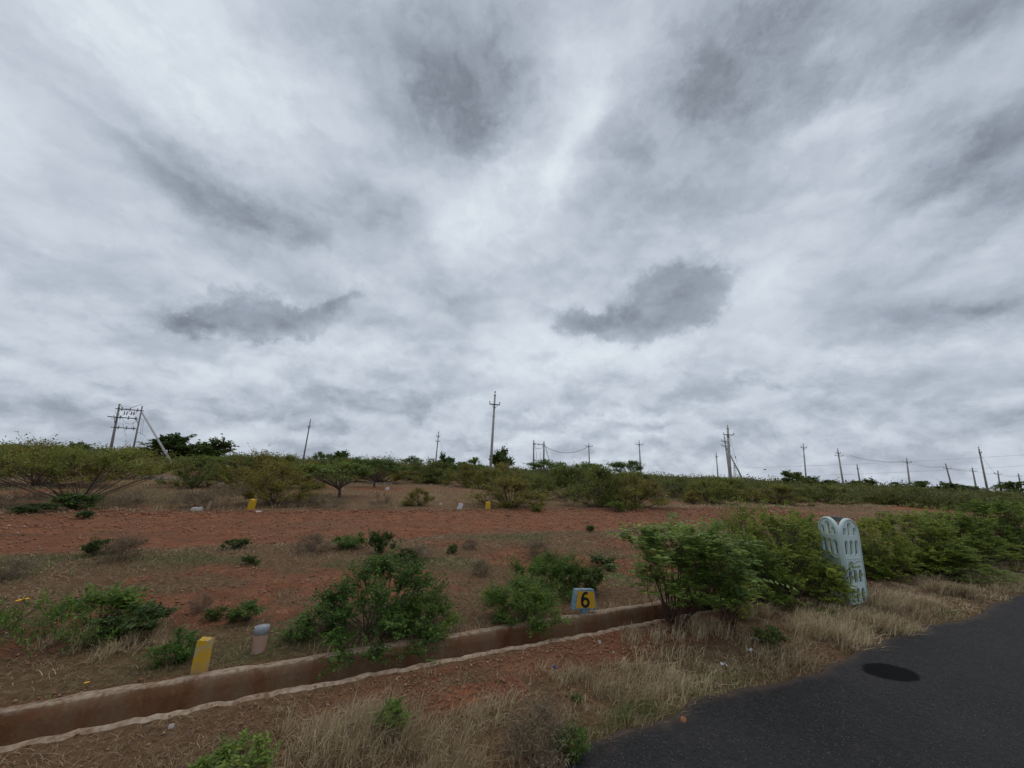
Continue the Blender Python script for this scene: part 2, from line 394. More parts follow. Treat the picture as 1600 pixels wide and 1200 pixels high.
def ground_mat():
    mt, N, b = new_mat('soil', .95, .15)
    at = N.n('ShaderNodeAttribute', attribute_name='soil'); sp = N.n('ShaderNodeSeparateColor'); N.l(at.outputs['Color'], sp.inputs[0])
    P = N.n('ShaderNodeNewGeometry').outputs['Position']
    n1 = N.noise(P, 2.2, 8, .65); n2 = N.noise(P, 14., 6, .65); n3 = N.noise(P, .35, 4, .5); n4 = N.noise(P, 60., 4, .7)
    br = N.ramp(N.m('ADD', N.m('MULTIPLY', n2, .6), N.m('MULTIPLY', n4, .4)), [(.32, (.080, .043, .022)), (.5, (.215, .122, .062)), (.66, (.34, .220, .122))])
    rd = N.ramp(N.m('ADD', N.m('MULTIPLY', n1, .5), N.m('MULTIPLY', n4, .5)), [(.34, (.105, .040, .019)), (.5, (.34, .130, .058)), (.62, (.52, .225, .110))])
    rd = N.mix(N.step(n3, .45, .7), rd, (.29, .15, .078), 'MIX')
    rd = N.mix(N.m('MULTIPLY', N.step(n2, .35, .65), .6), rd, (.22, .088, .052))
    gr = N.ramp(n2, [(.3, (.065, .072, .026)), (.7, (.165, .165, .065))])
    fr = N.step(N.m('ADD', sp.outputs[0], N.m('ADD', N.m('MULTIPLY', N.m('SUBTRACT', n1, .5), .9), N.m('MULTIPLY', N.m('SUBTRACT', n2, .5), .7))), .28, .62)
    c = N.mix(sp.outputs[1], br, gr); c = N.mix(fr, c, rd)
    # pebbles
    vo = N.n('ShaderNodeTexVoronoi'); N.l(P, vo.inputs['Vector']); vo.inputs['Scale'].default_value = 34.
    peb = N.m('SUBTRACT', 1., N.step(vo.outputs['Distance'], .16, .30))
    sc_ = N.n('ShaderNodeSeparateColor'); N.l(vo.outputs['Color'], sc_.inputs[0])
    pm = N.m('MULTIPLY', peb, N.m('GREATER_THAN', sc_.outputs[0], .62))
    c = N.mix(N.m('MULTIPLY', pm, .75), c, N.ramp(sc_.outputs[1], [(0, (.07, .03, .02)), (.6, (.22, .085, .05)), (.93, (.30, .19, .14)), (1, (.5, .42, .36))]))
    N.l(c, b.inputs['Base Color'])
    h = N.m('ADD', N.m('MULTIPLY', n4, .35), N.m('ADD', N.m('MULTIPLY', n2, .8), N.m('MULTIPLY', pm, .5)))
    h = N.m('ADD', h, N.m('MULTIPLY', N.noise(P, 30., 5, .7), 1.1))
    bumpit(N, b, h, 1., .055)
    return mt
M['soil'] = ground_mat()
def asphalt_mat():
    mt, N, b = new_mat('asphalt', .9, .18)
    P = N.n('ShaderNodeNewGeometry').outputs['Position']
    n1 = N.noise(P, 1.1, 5, .55); n2 = N.noise(P, 120., 3, .7); n3 = N.noise(P, 5., 6, .6)
    vo = N.n('ShaderNodeTexVoronoi'); N.l(P, vo.inputs['Vector']); vo.inputs['Scale'].default_value = 110.
    c = N.ramp(n1, [(.38, (.011, .0105, .0115)), (.62, (.027, .0255, .027))])
    c = N.mix(N.step(n2, .45, .75), c, (.055, .053, .055))
    sp = N.n('ShaderNodeSeparateColor'); N.l(vo.outputs['Color'], sp.inputs[0])
    n5 = N.noise(P, 38., 4, .75)
    c = N.mix(N.m('MULTIPLY', N.step(n5, .50, .70), .55), c, (.058, .055, .055))
    c = N.mix(N.m('MULTIPLY', N.step(n5, .48, .32), .6), c, (.006, .006, .007))
    chips = N.m('MULTIPLY', N.m('GREATER_THAN', sp.outputs[0], .95), N.m('SUBTRACT', 1., N.step(vo.outputs['Distance'], .2, .4)))
    c = N.mix(chips, c, (.22, .21, .20))
    c = N.mix(N.m('MULTIPLY', N.step(n3, .55, .75), .35), c, (.06, .05, .045))
    at = N.n('ShaderNodeAttribute', attribute_name='dust')
    c = N.mix(N.m('MULTIPLY', N.step(N.m('ADD', at.outputs['Fac'], N.m('MULTIPLY', N.m('SUBTRACT', n3, .5), .9)), .35, .9), .55), c, (.13, .085, .06))
    # dark bitumen patch on the road
    E_ = []
    for k in range(48):
        a = k/48*2*math.pi; ax, ay = 49*math.cos(a), 12*math.sin(a); t = R(11)
        E_.append(G(1390+ax*math.cos(t)-ay*math.sin(t), 1050+ax*math.sin(t)+ay*math.cos(t), .016))
    E_ = np.array(E_); c0 = E_.mean(0); w_, v_ = np.linalg.eigh(np.cov((E_-c0).T))
    wn = N.v('ADD', P, N.scale(N.v('SUBTRACT', N.noise(P, 9., 5, .6, color=True), (.5, .5, .5)), .09))
    q = None
    for k in range(2):
        e = v_[:, k]/math.sqrt(2*w_[k]); t_ = N.m('SUBTRACT', N.v('DOT_PRODUCT', wn, (float(e[0]), float(e[1]), 0.), 1), float(e@c0)); t_ = N.m('MULTIPLY', t_, t_)
        q = t_ if q is None else N.m('ADD', q, t_)
    tar = N.m('SUBTRACT', 1., N.step(q, .72, 1.12))
    c = N.mix(N.m('MULTIPLY', tar, .85), c, (.004, .004, .006))
    N.l(N.m('MULTIPLY', N.m('SUBTRACT', 1., N.m('MULTIPLY', tar, .75)), .18), b.inputs['Specular IOR Level'])
    N.l(c, b.inputs['Base Color'])
    N.l(N.m('ADD', N.m('MULTIPLY', n1, .3), .60), b.inputs['Roughness'])
    bumpit(N, b, N.m('ADD', N.m('ADD', n2, N.m('MULTIPLY', n5, 1.5)), N.m('MULTIPLY', vo.outputs['Distance'], .8)), 1., .010)
    return mt
M['asphalt'] = asphalt_mat()
def concrete_drain():
    mt, N, b = new_mat('stained_concrete', .9, .2)
    g = N.n('ShaderNodeNewGeometry'); P = g.outputs['Position']
    Pm = N.map(N.map(P, rot=(0, 0, -A)), scale=(1.0, 1.0, .35))
    n1 = N.noise(Pm, 2.4, 7, .6, .4); n2 = N.noise(P, 22., 6, .65); n3 = N.noise(P, 90, 3, .6)
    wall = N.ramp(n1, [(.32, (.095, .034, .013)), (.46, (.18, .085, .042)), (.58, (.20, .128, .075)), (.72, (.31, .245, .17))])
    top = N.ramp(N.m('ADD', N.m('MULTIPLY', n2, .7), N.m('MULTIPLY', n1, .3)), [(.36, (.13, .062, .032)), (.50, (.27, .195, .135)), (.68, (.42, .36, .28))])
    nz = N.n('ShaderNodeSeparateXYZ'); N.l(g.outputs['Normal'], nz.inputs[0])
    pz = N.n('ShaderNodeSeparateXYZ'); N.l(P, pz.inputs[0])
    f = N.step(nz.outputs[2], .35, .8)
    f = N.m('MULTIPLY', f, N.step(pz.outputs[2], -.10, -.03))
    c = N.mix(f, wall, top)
    c = N.mix(N.m('MULTIPLY', N.step(n2, .5, .72), .35), c, (.30, .20, .15))
    N.l(c, b.inputs['Base Color'])
    bumpit(N, b, N.m('ADD', n2, N.m('MULTIPLY', n3, .4)), .6, .012)
    return mt
M['drain'] = concrete_drain()
def paint_mat(name, base, wear, thr=(.52, .64), scale=9., rough=.6, low=None):
    mt, N, b = new_mat(name, rough, .3)
    P = N.n('ShaderNodeTexCoord').outputs['Object']
    n1 = N.noise(P, scale, 8, .65); n2 = N.noise(P, scale*6, 5, .6)
    tint = N.mix(N.m('MULTIPLY', n2, .5), base, tuple(x*.72 for x in base))
    c = N.mix(N.step(n1, *thr), tint, wear)
    if low is not None:
        s = N.n('ShaderNodeSeparateXYZ'); N.l(P, s.inputs[0])
        f = N.m('SUBTRACT', 1., N.step(N.m('ADD', s.outputs[2], N.m('MULTIPLY', N.m('SUBTRACT', n1, .5), .25)), low[0], low[1]))
        c = N.mix(N.m('MULTIPLY', f, low[3] if len(low) > 3 else .8), c, low[2])
    N.l(c, b.inputs['Base Color']); bumpit(N, b, n2, .4, .006)
    return mt
M['yellow'] = paint_mat('yellow_paint', (.52, .31, .018), (.33, .29, .22), (.50, .60), 11., low=(.02, .13, (.30, .19, .10), .75))
M['yellow_far'] = paint_mat('yellow_paint_clean', (.62, .38, .02), (.5, .36, .1), (.62, .7), 7.)
M['white_stone'] = paint_mat('whitewash', (.62, .62, .62), (.4, .36, .32), (.6, .7), 8.)
M['cream'] = paint_mat('bare_cream_stone', (.42, .33, .22), (.3, .22, .15), (.55, .65), 8.)
M['blue'] = paint_mat('blue_paint', (.13, .26, .34), (.30, .33, .33), (.50, .62), 12.)
M['signyellow'] = paint_mat('sign_yellow', (.60, .33, .015), (.5, .27, .03), (.5, .65), 14.)
M['black'] = plain('black_paint', (.006, .006, .006), (.012, .011, .010), 20, .6, .2)
M['guard'] = paint_mat('pale_turquoise_paint', (.74, .93, .91), (.80, .86, .84), (.48, .62), 9., low=(.0, .35, (.40, .48, .46), .6))
M['guard_in'] = paint_mat('bare_cement_shaded', (.13, .135, .14), (.09, .095, .095), (.45, .6), 9.)  # bare cement grey, darkened further so the guard's slots look shaded inside
M['pvc'] = paint_mat('dusty_pipe', (.40, .25, .18), (.36, .28, .23), (.5, .6), 9., low=(.0, .06, (.33, .15, .09)))
M['pipe_grey'] = paint_mat('grey_plastic', (.27, .29, .31), (.36, .37, .38), (.5, .6), 16.)
M['pole'] = plain('pole_concrete', (.30, .29, .275), (.44, .43, .41), 2.5, .9, .3)
M['pole_far'] = plain('pole_concrete_dark', (.20, .195, .19), (.30, .29, .285), 2.5, .9, .3)
M['steel'] = plain('weathered_steel', (.07, .07, .075), (.13, .12, .12), 9, .6, .2)
M['porcelain'] = plain('porcelain', (.10, .06, .05), (.2, .15, .13), 9, .3, .1)
M['wire'] = plain('wire_metal', (.12, .12, .125), (.18, .18, .185), 9, .5, .1)
M['plastic'] = plain('white_plastic_scrap', (.55, .56, .58), (.78, .79, .80), 30, .5, .6)
M['rock_white'] = plain('pale_rock', (.42, .39, .35), (.62, .58, .54), 20, .9, .6)
M['rock_red'] = plain('red_rock', (.13, .05, .032), (.30, .13, .08), 14, .9, .6)
M['rock_orange'] = plain('orange_rock', (.32, .13, .06), (.45, .2, .1), 14, .9, .6)
M['rock_grey'] = plain('grey_rubble', (.15, .15, .135), (.28, .27, .25), 8, .9, .6)
M['bluebit'] = plain('blue_scrap', (.02, .05, .30), (.03, .08, .42), 14, .5, .3)
M['petal'] = plain('petal', (.75, .38, .01), (.85, .5, .02), 14, .5, .1)
M['feather'] = plain('dark_feather', (.02, .02, .02), (.05, .045, .045), 14, .7, .1)
M['tar'] = plain('fresh_tar', (.005, .005, .007), (.009, .009, .012), 30, .85, .3, spec=.1)

# ------------------------------------------------------------------ ground
def geomspace_grid(lo, hi, step, far, grow=1.09):
    a = list(np.arange(lo, hi, step)); s = step; x = a[-1]
    while x < far: s *= grow; x += s; a.append(x)
    s = step; x = lo; b = []
    while x > -far: s *= grow; x -= s; b.append(x)
    return np.array(b[::-1]+a)
us = geomspace_grid(-6, 11, .07, 3200)
us = np.unique(np.concatenate([us, [DU0, DU1]]))
vs = geomspace_grid(-1.9, 5.0, .055, 3200, 1.055)
vs = vs[np.abs(vs-DV0) > .03]; vs = vs[np.abs(vs-DV1) > .03]
vs = np.sort(np.concatenate([vs, [DV0, DV1]]))
UU, VV = np.meshgrid(us, vs, indexing='ij')
gx, gy = UV(UU, VV)
gzz = gz(gx, gy)
near = np.exp(-(gx**2+(gy-4)**2)/60.)
gzz = gzz+near*.012*(fbm(gx*7, gy*7, 91, 3)-.5)*((VV > -1.4) & (np.abs(VV) > .26))
i, j = np.meshgrid(np.arange(len(us)-1), np.arange(len(vs)-1), indexing='ij')
uc = (us[:-1]+us[1:])/2; vc = (vs[:-1]+vs[1:])/2
hole = ((uc > DU0) & (uc < DU1))[:, None] & ((vc > DV0) & (vc < DV1))[None, :]
keep = ~hole
nv = len(vs); base = (i*nv+j)[keep]
Q = np.stack([base, base+nv, base+nv+1, base+1], -1)
me = mesh_np('ground', np.stack([gx, gy, gzz], -1).reshape(-1, 3), Q=Q, mats=(M['soil'],), smooth=True)
ca = me.color_attributes.new('soil', 'FLOAT_COLOR', 'POINT')
cc = np.ones((gx.size, 4), np.float32); cc[:, 0] = redness(gx, gy).ravel(); cc[:, 1] = greenness(gx, gy).ravel(); cc[:, 2] = 0
ca.data.foreach_set('color', cc.ravel())
tag(obj('ground', me), kind='structure')

# road: a sheet with a ragged edge and a small drop at it
ur = np.arange(-40, 90, .06); offs = np.array([0, .004, .03, .08, .16, .3, .5, .9, 1.5, 2.5, 4, 5.9])
E0 = edge_v(ur)
Vr = []
for k, o_ in enumerate(offs):
    z = -.035 if k == 0 else (.008 if k == 1 else .016)
    x, y = UV(ur, E0-o_); Vr.append(np.stack([x, y, z+.004*(vnoise(x*1.2, y*1.2, 2)-.5)*(k > 1)], -1))
Vr = np.array(Vr); nr, nu = Vr.shape[:2]
i, j = np.meshgrid(np.arange(nr-1), np.arange(nu-1), indexing='ij'); b_ = (i*nu+j).ravel()
me = mesh_np('road', Vr.reshape(-1, 3), Q=np.stack([b_, b_+nu, b_+nu+1, b_+1], -1), mats=(M['asphalt'],), smooth=True)
at = me.attributes.new('dust', 'FLOAT', 'POINT')
at.data.foreach_set('value', np.repeat(np.exp(-offs/.12), nu).astype(np.float32))
tag(obj('road', me), kind='structure')
# drain: open concrete channel
ud = np.arange(DU0, DU1+.01, .05)
def prof(u):
    n = lambda s, f: (vnoise(u*f, u*0+s, s)-.5)
    kv = .014*n(3, 6.)+.012*n(4, 22); fv = .03*n(5, 6.)+.030*n(6, 24.)+.014*n(13, 60.)
    bw = .10+.03*n(7, 3.)
    P_ = [(DV1+bw+.03, -.03), (DV1+bw, .022+.01*n(8, 9)), (DV1+.014+kv, .034+.006*n(9, 5)), (DV1-.004+kv, .024+.006*n(9, 5)), (DV1-.012, -.05),
          (DV1-.02, -.40), (DV0+.02, -.42), (DV0+.006, -.05), (DV0+.0+fv, .004+.006*n(10, 14)), (DV0-.008+fv, .013+.008*n(11, 14)), (DV0-.032+fv*1.5+.02*n(12, 5), .012+.008*n(12, 14)), (DV0-.10, -.03)]
    return P_
PR = prof(ud)
Vd = []
for (v_, z_) in PR:
    v_ = np.broadcast_to(v_, ud.shape); z_ = np.broadcast_to(z_, ud.shape)
    x, y = UV(ud, v_); Vd.append(np.stack([x, y, z_], -1))
Vd = np.array(Vd); nr, nu = Vd.shape[:2]
i, j = np.meshgrid(np.arange(nr-1), np.arange(nu-1), indexing='ij'); b_ = (i*nu+j).ravel()
Qd_ = np.stack([b_, b_+1, b_+nu+1, b_+nu], -1)
capv = []
for e_ in (0, nu-1):          # end walls
    x0_, y0_, _ = Vd[4, e_]; x1_, y1_, _ = Vd[7, e_]; capv += [(x0_, y0_, .01), (x1_, y1_, .0), (x1_, y1_, -.42), (x0_, y0_, -.42)]
nb = nr*nu
Vd = np.vstack([Vd.reshape(-1, 3), np.array(capv)]); Qd_ = np.vstack([Qd_, [[nb, nb+1, nb+2, nb+3], [nb+4, nb+5, nb+6, nb+7]]])
me = mesh_np('drain', Vd, Q=Qd_, mats=(M['drain'],), smooth=False)
tag(obj('drain', me), kind='structure')

# ------------------------------------------------------------------ grasses (ground cover)
def blades(name, X, Y, Ln, W, lean, mat, rng, curl=.5, z0=None, wind=(0, 0)):
    n = len(X); Z = gz(X, Y)-.005 if z0 is None else z0
    az = rng.uniform(0, 2*math.pi, n); d = np.stack([np.cos(az), np.sin(az)], -1)*np.sin(lean)[:, None]+np.array(wind)
    dz = np.cos(lean)
    sd_ = rng.uniform(0, 2*math.pi, n); s = np.stack([np.cos(sd_), np.sin(sd_), 0*sd_], -1)*W[:, None]/2
    b0 = np.stack([X, Y, Z], -1)
    mid = b0+np.concatenate([d*(Ln*.5)[:, None], (dz*Ln*.55)[:, None]], -1)
    cu = curl*rng.uniform(.3, 1.2, n)
    tip = b0+np.concatenate([d*(Ln*(1+.6*cu))[:, None], (np.maximum(dz*Ln*(1-.45*cu), .002))[:, None]], -1)
    V = np.stack([b0-s, b0+s, mid-s*.75, mid+s*.75, tip], 1).reshape(-1, 3)
    k = np.arange(n)*5
    T = np.concatenate([np.stack([k, k+1, k+3], -1), np.stack([k, k+3, k+2], -1), np.stack([k+2, k+3, k+4], -1)])
    return obj(name, mesh_np(name, V, T=T, mats=(mat,)))
def infield(x, y):           # roughly inside the view, with margin for a step aside
    return (y > -.3+.0*x) & (np.abs(x) < 1.75*y+3.5)
rng = np.random.default_rng(4)
def scatter(n, u0_, u1, v0, v1):
    u = rng.uniform(u0_, u1, n); v = rng.uniform(v0, v1, n); x, y = UV(u, v); k = infield(x, y); return x[k], y[k], u[k], v[k]
def offdrain(v): return (v < DV0-.10) | (v > DV1+.13)

def tuftify(x, y, per, spread):
    xx = np.repeat(x, per)+rng.normal(0, spread, len(x)*per); yy = np.repeat(y, per)+rng.normal(0, spread, len(x)*per); return xx, yy
# 1 matted dead litter everywhere but on bare red soil
def litter():
    xs, ys = [], []
    for (n, u_0, u_1, v0, v1) in ((62000, -4.5, 9, -1.6, -.2), (95000, -7, 9, .2, 5.4), (34000, -14, 34, 5, 11), (36000, -18, 60, 10, 30)):
        x, y, u, v = scatter(n, u_0, u_1, v0, v1)
        r = redness(x, y); k = (rng.random(len(x)) > r*.84) & offdrain(v) & (v > edge_v(u)-.02)
        xs.append(x[k]); ys.append(y[k])
    x = np.concatenate(xs); y = np.concatenate(ys); n = len(x); dist = np.hypot(x, y)
    Ln = rng.uniform(.02, .06, n)*(1+dist*.06); W = (.0008+dist*.0007)*rng.uniform(.6, 1.6, n)
    o = blades('dead_grass', x, y, Ln, W, rng.uniform(.9, 1.5, n), M['litter'], rng)
    tag(o, 'matted grey-brown dead grass lying flat over the soil', 'dead grass', kind='stuff')
litter()
# 2 dry straw tufts
def straw():
    xs, ys, ls = [], [], []
    def add(x, y, L): xs.append(x); ys.append(y); ls.append(np.broadcast_to(L, x.shape)*rng.uniform(.55, 1.2, len(x)))
    # tall verge grass in the foreground and along the road
    x, y, u, v = scatter(2600, -4.5, 12, -1.55, -.3)
    dens = np.clip(.18+1.6*(sstep(fbm(x*1.3, y*1.3, 101, 3), .42, .62))*sstep(-v, .35, .85), 0, 1)
    dens = dens*(1-.93*np.exp(-(((u-.7)/1.1)**2+((v+.5)/.35)**2)))
    dens = dens*(.3+.7*sstep(-v, .3, .7))
    dens = dens*(1-.75*np.exp(-(((u-2.2)/1.3)**2+((v+.65)/.5)**2)))
    k = rng.random(len(x)) < dens*.5; x, y, u, v = x[k], y[k], u[k], v[k]
    tx, ty = tuftify(x, y, 36, .045); add(tx, ty, np.repeat(.055+.11*sstep(fbm(x*.9, y*.9, 103, 2), .42, .66), 36))
    # pale clump at the bottom of the frame
    for (px, py, n, L) in ((560, 1150, 22, .21), (490, 1170, 18, .19), (650, 1165, 18, .18), (720, 1180, 14, .17), (610, 1120, 16, .17), (760, 1120, 14, .15),
                           (980, 1085, 22, .15), (1060, 1080, 14, .13), (1380, 985, 22, .22), (1300, 1000, 18, .2), (1480, 930, 24, .24), (1540, 915, 24, .25), (1250, 985, 16, .2),
                           (1430, 950, 18, .2), (1180, 960, 14, .2), (1100, 990, 18, .22), (1230, 1030, 14, .15), (870, 1060, 10, .12), (1000, 1000, 10, .14),
                           (230, 985, 14, .16), (120, 1000, 12, .18), (200, 1010, 12, .15)):
        cx, cy = G(px, py); x = cx+rng.normal(0, .13, n); y = cy+rng.normal(0, .09, n)
        tx, ty = tuftify(x, y, 34, .03); add(tx, ty, L)
    # low tufts over the plot behind the drain
    x, y, u, v = scatter(4200, -8, 12, .3, 5.6)
    k = rng.random(len(x)) < (.42*(1-redness(x, y))*sstep(fbm(x*1.1, y*1.1, 105, 3), .42, .62)+.02); x, y = x[k], y[k]
    tx, ty = tuftify(x, y, 14, .05); add(tx, ty, .075)
    # wisps hanging over the kerb
    for uu in (-1.55, -1.3, -.9, -.75, -.6, -.35, .35, 1.0, 1.35, 1.9, 2.2):
        n = 26; x, y = UV(uu+rng.normal(0, .09, n), .17+rng.uniform(-.02, .1, n)); add(x, y, .2)
    # far dry tussocks past the red track
    x, y, u, v = scatter(5200, -22, 60, 10.3, 30)
    k = rng.random(len(x)) < (.9*(1-redness(x, y))*sstep(fbm(x*.4, y*.4, 107, 3), .35, .6)); x, y = x[k], y[k]
    tx, ty = tuftify(x, y, 12, .14); add(tx, ty, .19)
    x = np.concatenate(xs); y = np.concatenate(ys); L = np.concatenate(ls)
    u, v = toUV(x, y); k = ((v < DV0-.03) | (v > DV1+.0)) & (v > edge_v(u)-.05); x, y, L = x[k], y[k], L[k]
    dist = np.hypot(x, y); n = len(x)
    W = (.0009+dist*.0008)*rng.uniform(.6, 1.4, n)
    o = blades('dry_grass', x, y, L, W, np.abs(rng.normal(.2, .55, n)), M['straw'], rng, .7, wind=(.18, -.06))
    tag(o, 'pale straw-coloured dry grass tufts on the verge and plot', 'dry grass', kind='stuff')
straw()
def green():
    xs, ys, ls = [], [], []
    for (n, u_0, u_1, v0, v1, L) in ((36000, -5, 9, -1.6, -.2, .05), (150000, -9, 12, .2, 5.6, .045), (9000, -12, 18, 5.4, 10.5, .06), (16000, -22, 30, 10, 22, .16)):
        x, y, u, v = scatter(n, u_0, u_1, v0, v1)
        k = (rng.random(len(x)) < greenness(x, y)+.05*(1-redness(x, y))) & offdrain(v) & (v > edge_v(u)); xs.append(x[k]); ys.append(y[k]); ls.append(L*rng.uniform(.5, 1.3, k.sum()))
    for (px, py, n) in ((1020, 1112, 420), (985, 1130, 320), (1100, 1095, 160), (940, 1150, 220), (1480, 960, 300), (1400, 990, 200), (1290, 960, 260)):
        cx, cy = G(px, py); xs.append(cx+rng.normal(0, .10, n)); ys.append(cy+rng.normal(0, .05, n)); ls.append(.10*rng.uniform(.5, 1.4, n))
    x = np.concatenate(xs); y = np.concatenate(ys); L = np.concatenate(ls); u, v = toUV(x, y); k = v > edge_v(u)-.03; x, y, L = x[k], y[k], L[k]
    dist = np.hypot(x, y); n = len(x)
    half = rng.random(n) < .42
    for nm, kk, mt, lb in (('green_grass', half, M['grass_green'], 'short green grass growing in patches on the plot'), ('olive_grass', ~half, M['grass_olive'], 'half-dry olive grass mixed through the green patches')):
        o = blades(nm, x[kk], y[kk], L[kk], (.0014+dist[kk]*.0009)*rng.uniform(.7, 1.5, kk.sum()), np.abs(rng.normal(.6, .4, kk.sum())), mt, rng, .5)
        tag(o, lb, 'grass', kind='stuff')
green()
# gravel
def gravel():
    xs, ys = [], []
    for (n, u_0, u_1, v0, v1, f) in ((26000, -5, 8, -1.5, -.2, .9), (26000, -7, 10, .2, 5.4, .9), (16000, -14, 22, 5.3, 10.8, 1)):
        x, y, u, v = scatter(n, u_0, u_1, v0, v1); k = (rng.random(len(x)) < redness(x, y)*f+.06) & offdrain(v) & (v > edge_v(u)-.12); xs.append(x[k]); ys.append(y[k])
    # rubble line at the far side of the track
    x, y, u, v = scatter(2600, -16, 24, 9.6, 10.9); xs.append(x); ys.append(y)
    n = 1400; u = rng.uniform(-4, 7, n); v = np.where(rng.random(n) < .5, rng.uniform(.2, .36, n), rng.uniform(-.42, -.2, n)); x, y = UV(u, v); xs.append(x); ys.append(y)
    x = np.concatenate(xs); y = np.concatenate(ys); n = len(x); dist = np.hypot(x, y)
    s = (.0022+.0009*dist)*np.minimum(rng.lognormal(0, .6, n), 2.6)
    oc = np.array([[1, 0, 0], [0, 1, 0], [-1, 0, 0], [0, -1, 0], [0, 0, .8], [0, 0, -.6]])
    V = oc[None]*rng.uniform(.6, 1.4, (n, 6, 1)); a = rng.uniform(0, 6.3, n); c, s_ = np.cos(a), np.sin(a)
    V = np.stack([V[..., 0]*c[:, None]-V[..., 1]*s_[:, None], V[..., 0]*s_[:, None]+V[..., 1]*c[:, None], V[..., 2]], -1)*s[:, None, None]
    V = V+np.stack([x, y, gz(x, y)+s*.3+.004], -1)[:, None]
    F = np.array([[0, 1, 4], [1, 2, 4], [2, 3, 4], [3, 0, 4], [1, 0, 5], [2, 1, 5], [3, 2, 5], [0, 3, 5]])
    T = (F[None]+np.arange(n)[:, None, None]*6).reshape(-1, 3)
    mt = leaf_mat('gravel', [(.14, .058, .036), (.28, .115, .068), (.34, .18, .115), (.44, .32, .24)], 0, .9)
    tag(obj('gravel', mesh_np('gravel', V.reshape(-1, 3), T=T, mats=(mt,))), 'small red and brown stones strewn over the bare soil', 'gravel', kind='stuff')
gravel()

# ------------------------------------------------------------------ plants
def leafset(C, D, L, W, rng, upf=.5, fold=.25):
    """two-triangle leaves: C base points, D axes"""
    n = len(C); D = D/(np.linalg.norm(D, axis=1)[:, None]+1e-9)
    up = rng.normal(0, 1, (n, 3)); up[:, 2] = np.abs(up[:, 2])+upf*2
    S = np.cross(D, up); S /= np.linalg.norm(S, axis=1)[:, None]+1e-9
    Nn = np.cross(S, D)
    L = np.broadcast_to(L, (n,))[:, None]; W = np.broadcast_to(W, (n,))[:, None]
    m_ = C+D*L*.45
    V = np.stack([C, m_+S*W/2+Nn*W*fold, C+D*L, m_-S*W/2+Nn*W*fold], 1).reshape(-1, 3)
    k = np.arange(n)*4
    return V, np.concatenate([np.stack([k, k+1, k+2], -1), np.stack([k, k+2, k+3], -1)])
def unit(n, rng, zmin=-1.):
    v = rng.normal(0, 1, (n, 3)); v /= np.linalg.norm(v, axis=1)[:, None]; v[:, 2] = np.where(v[:, 2] < zmin, -v[:, 2], v[:, 2]); return v
def bez(a, b, c, k=6):
    t = np.linspace(0, 1, k)[:, None]; return a*(1-t)**2+2*b*t*(1-t)+c*t*t

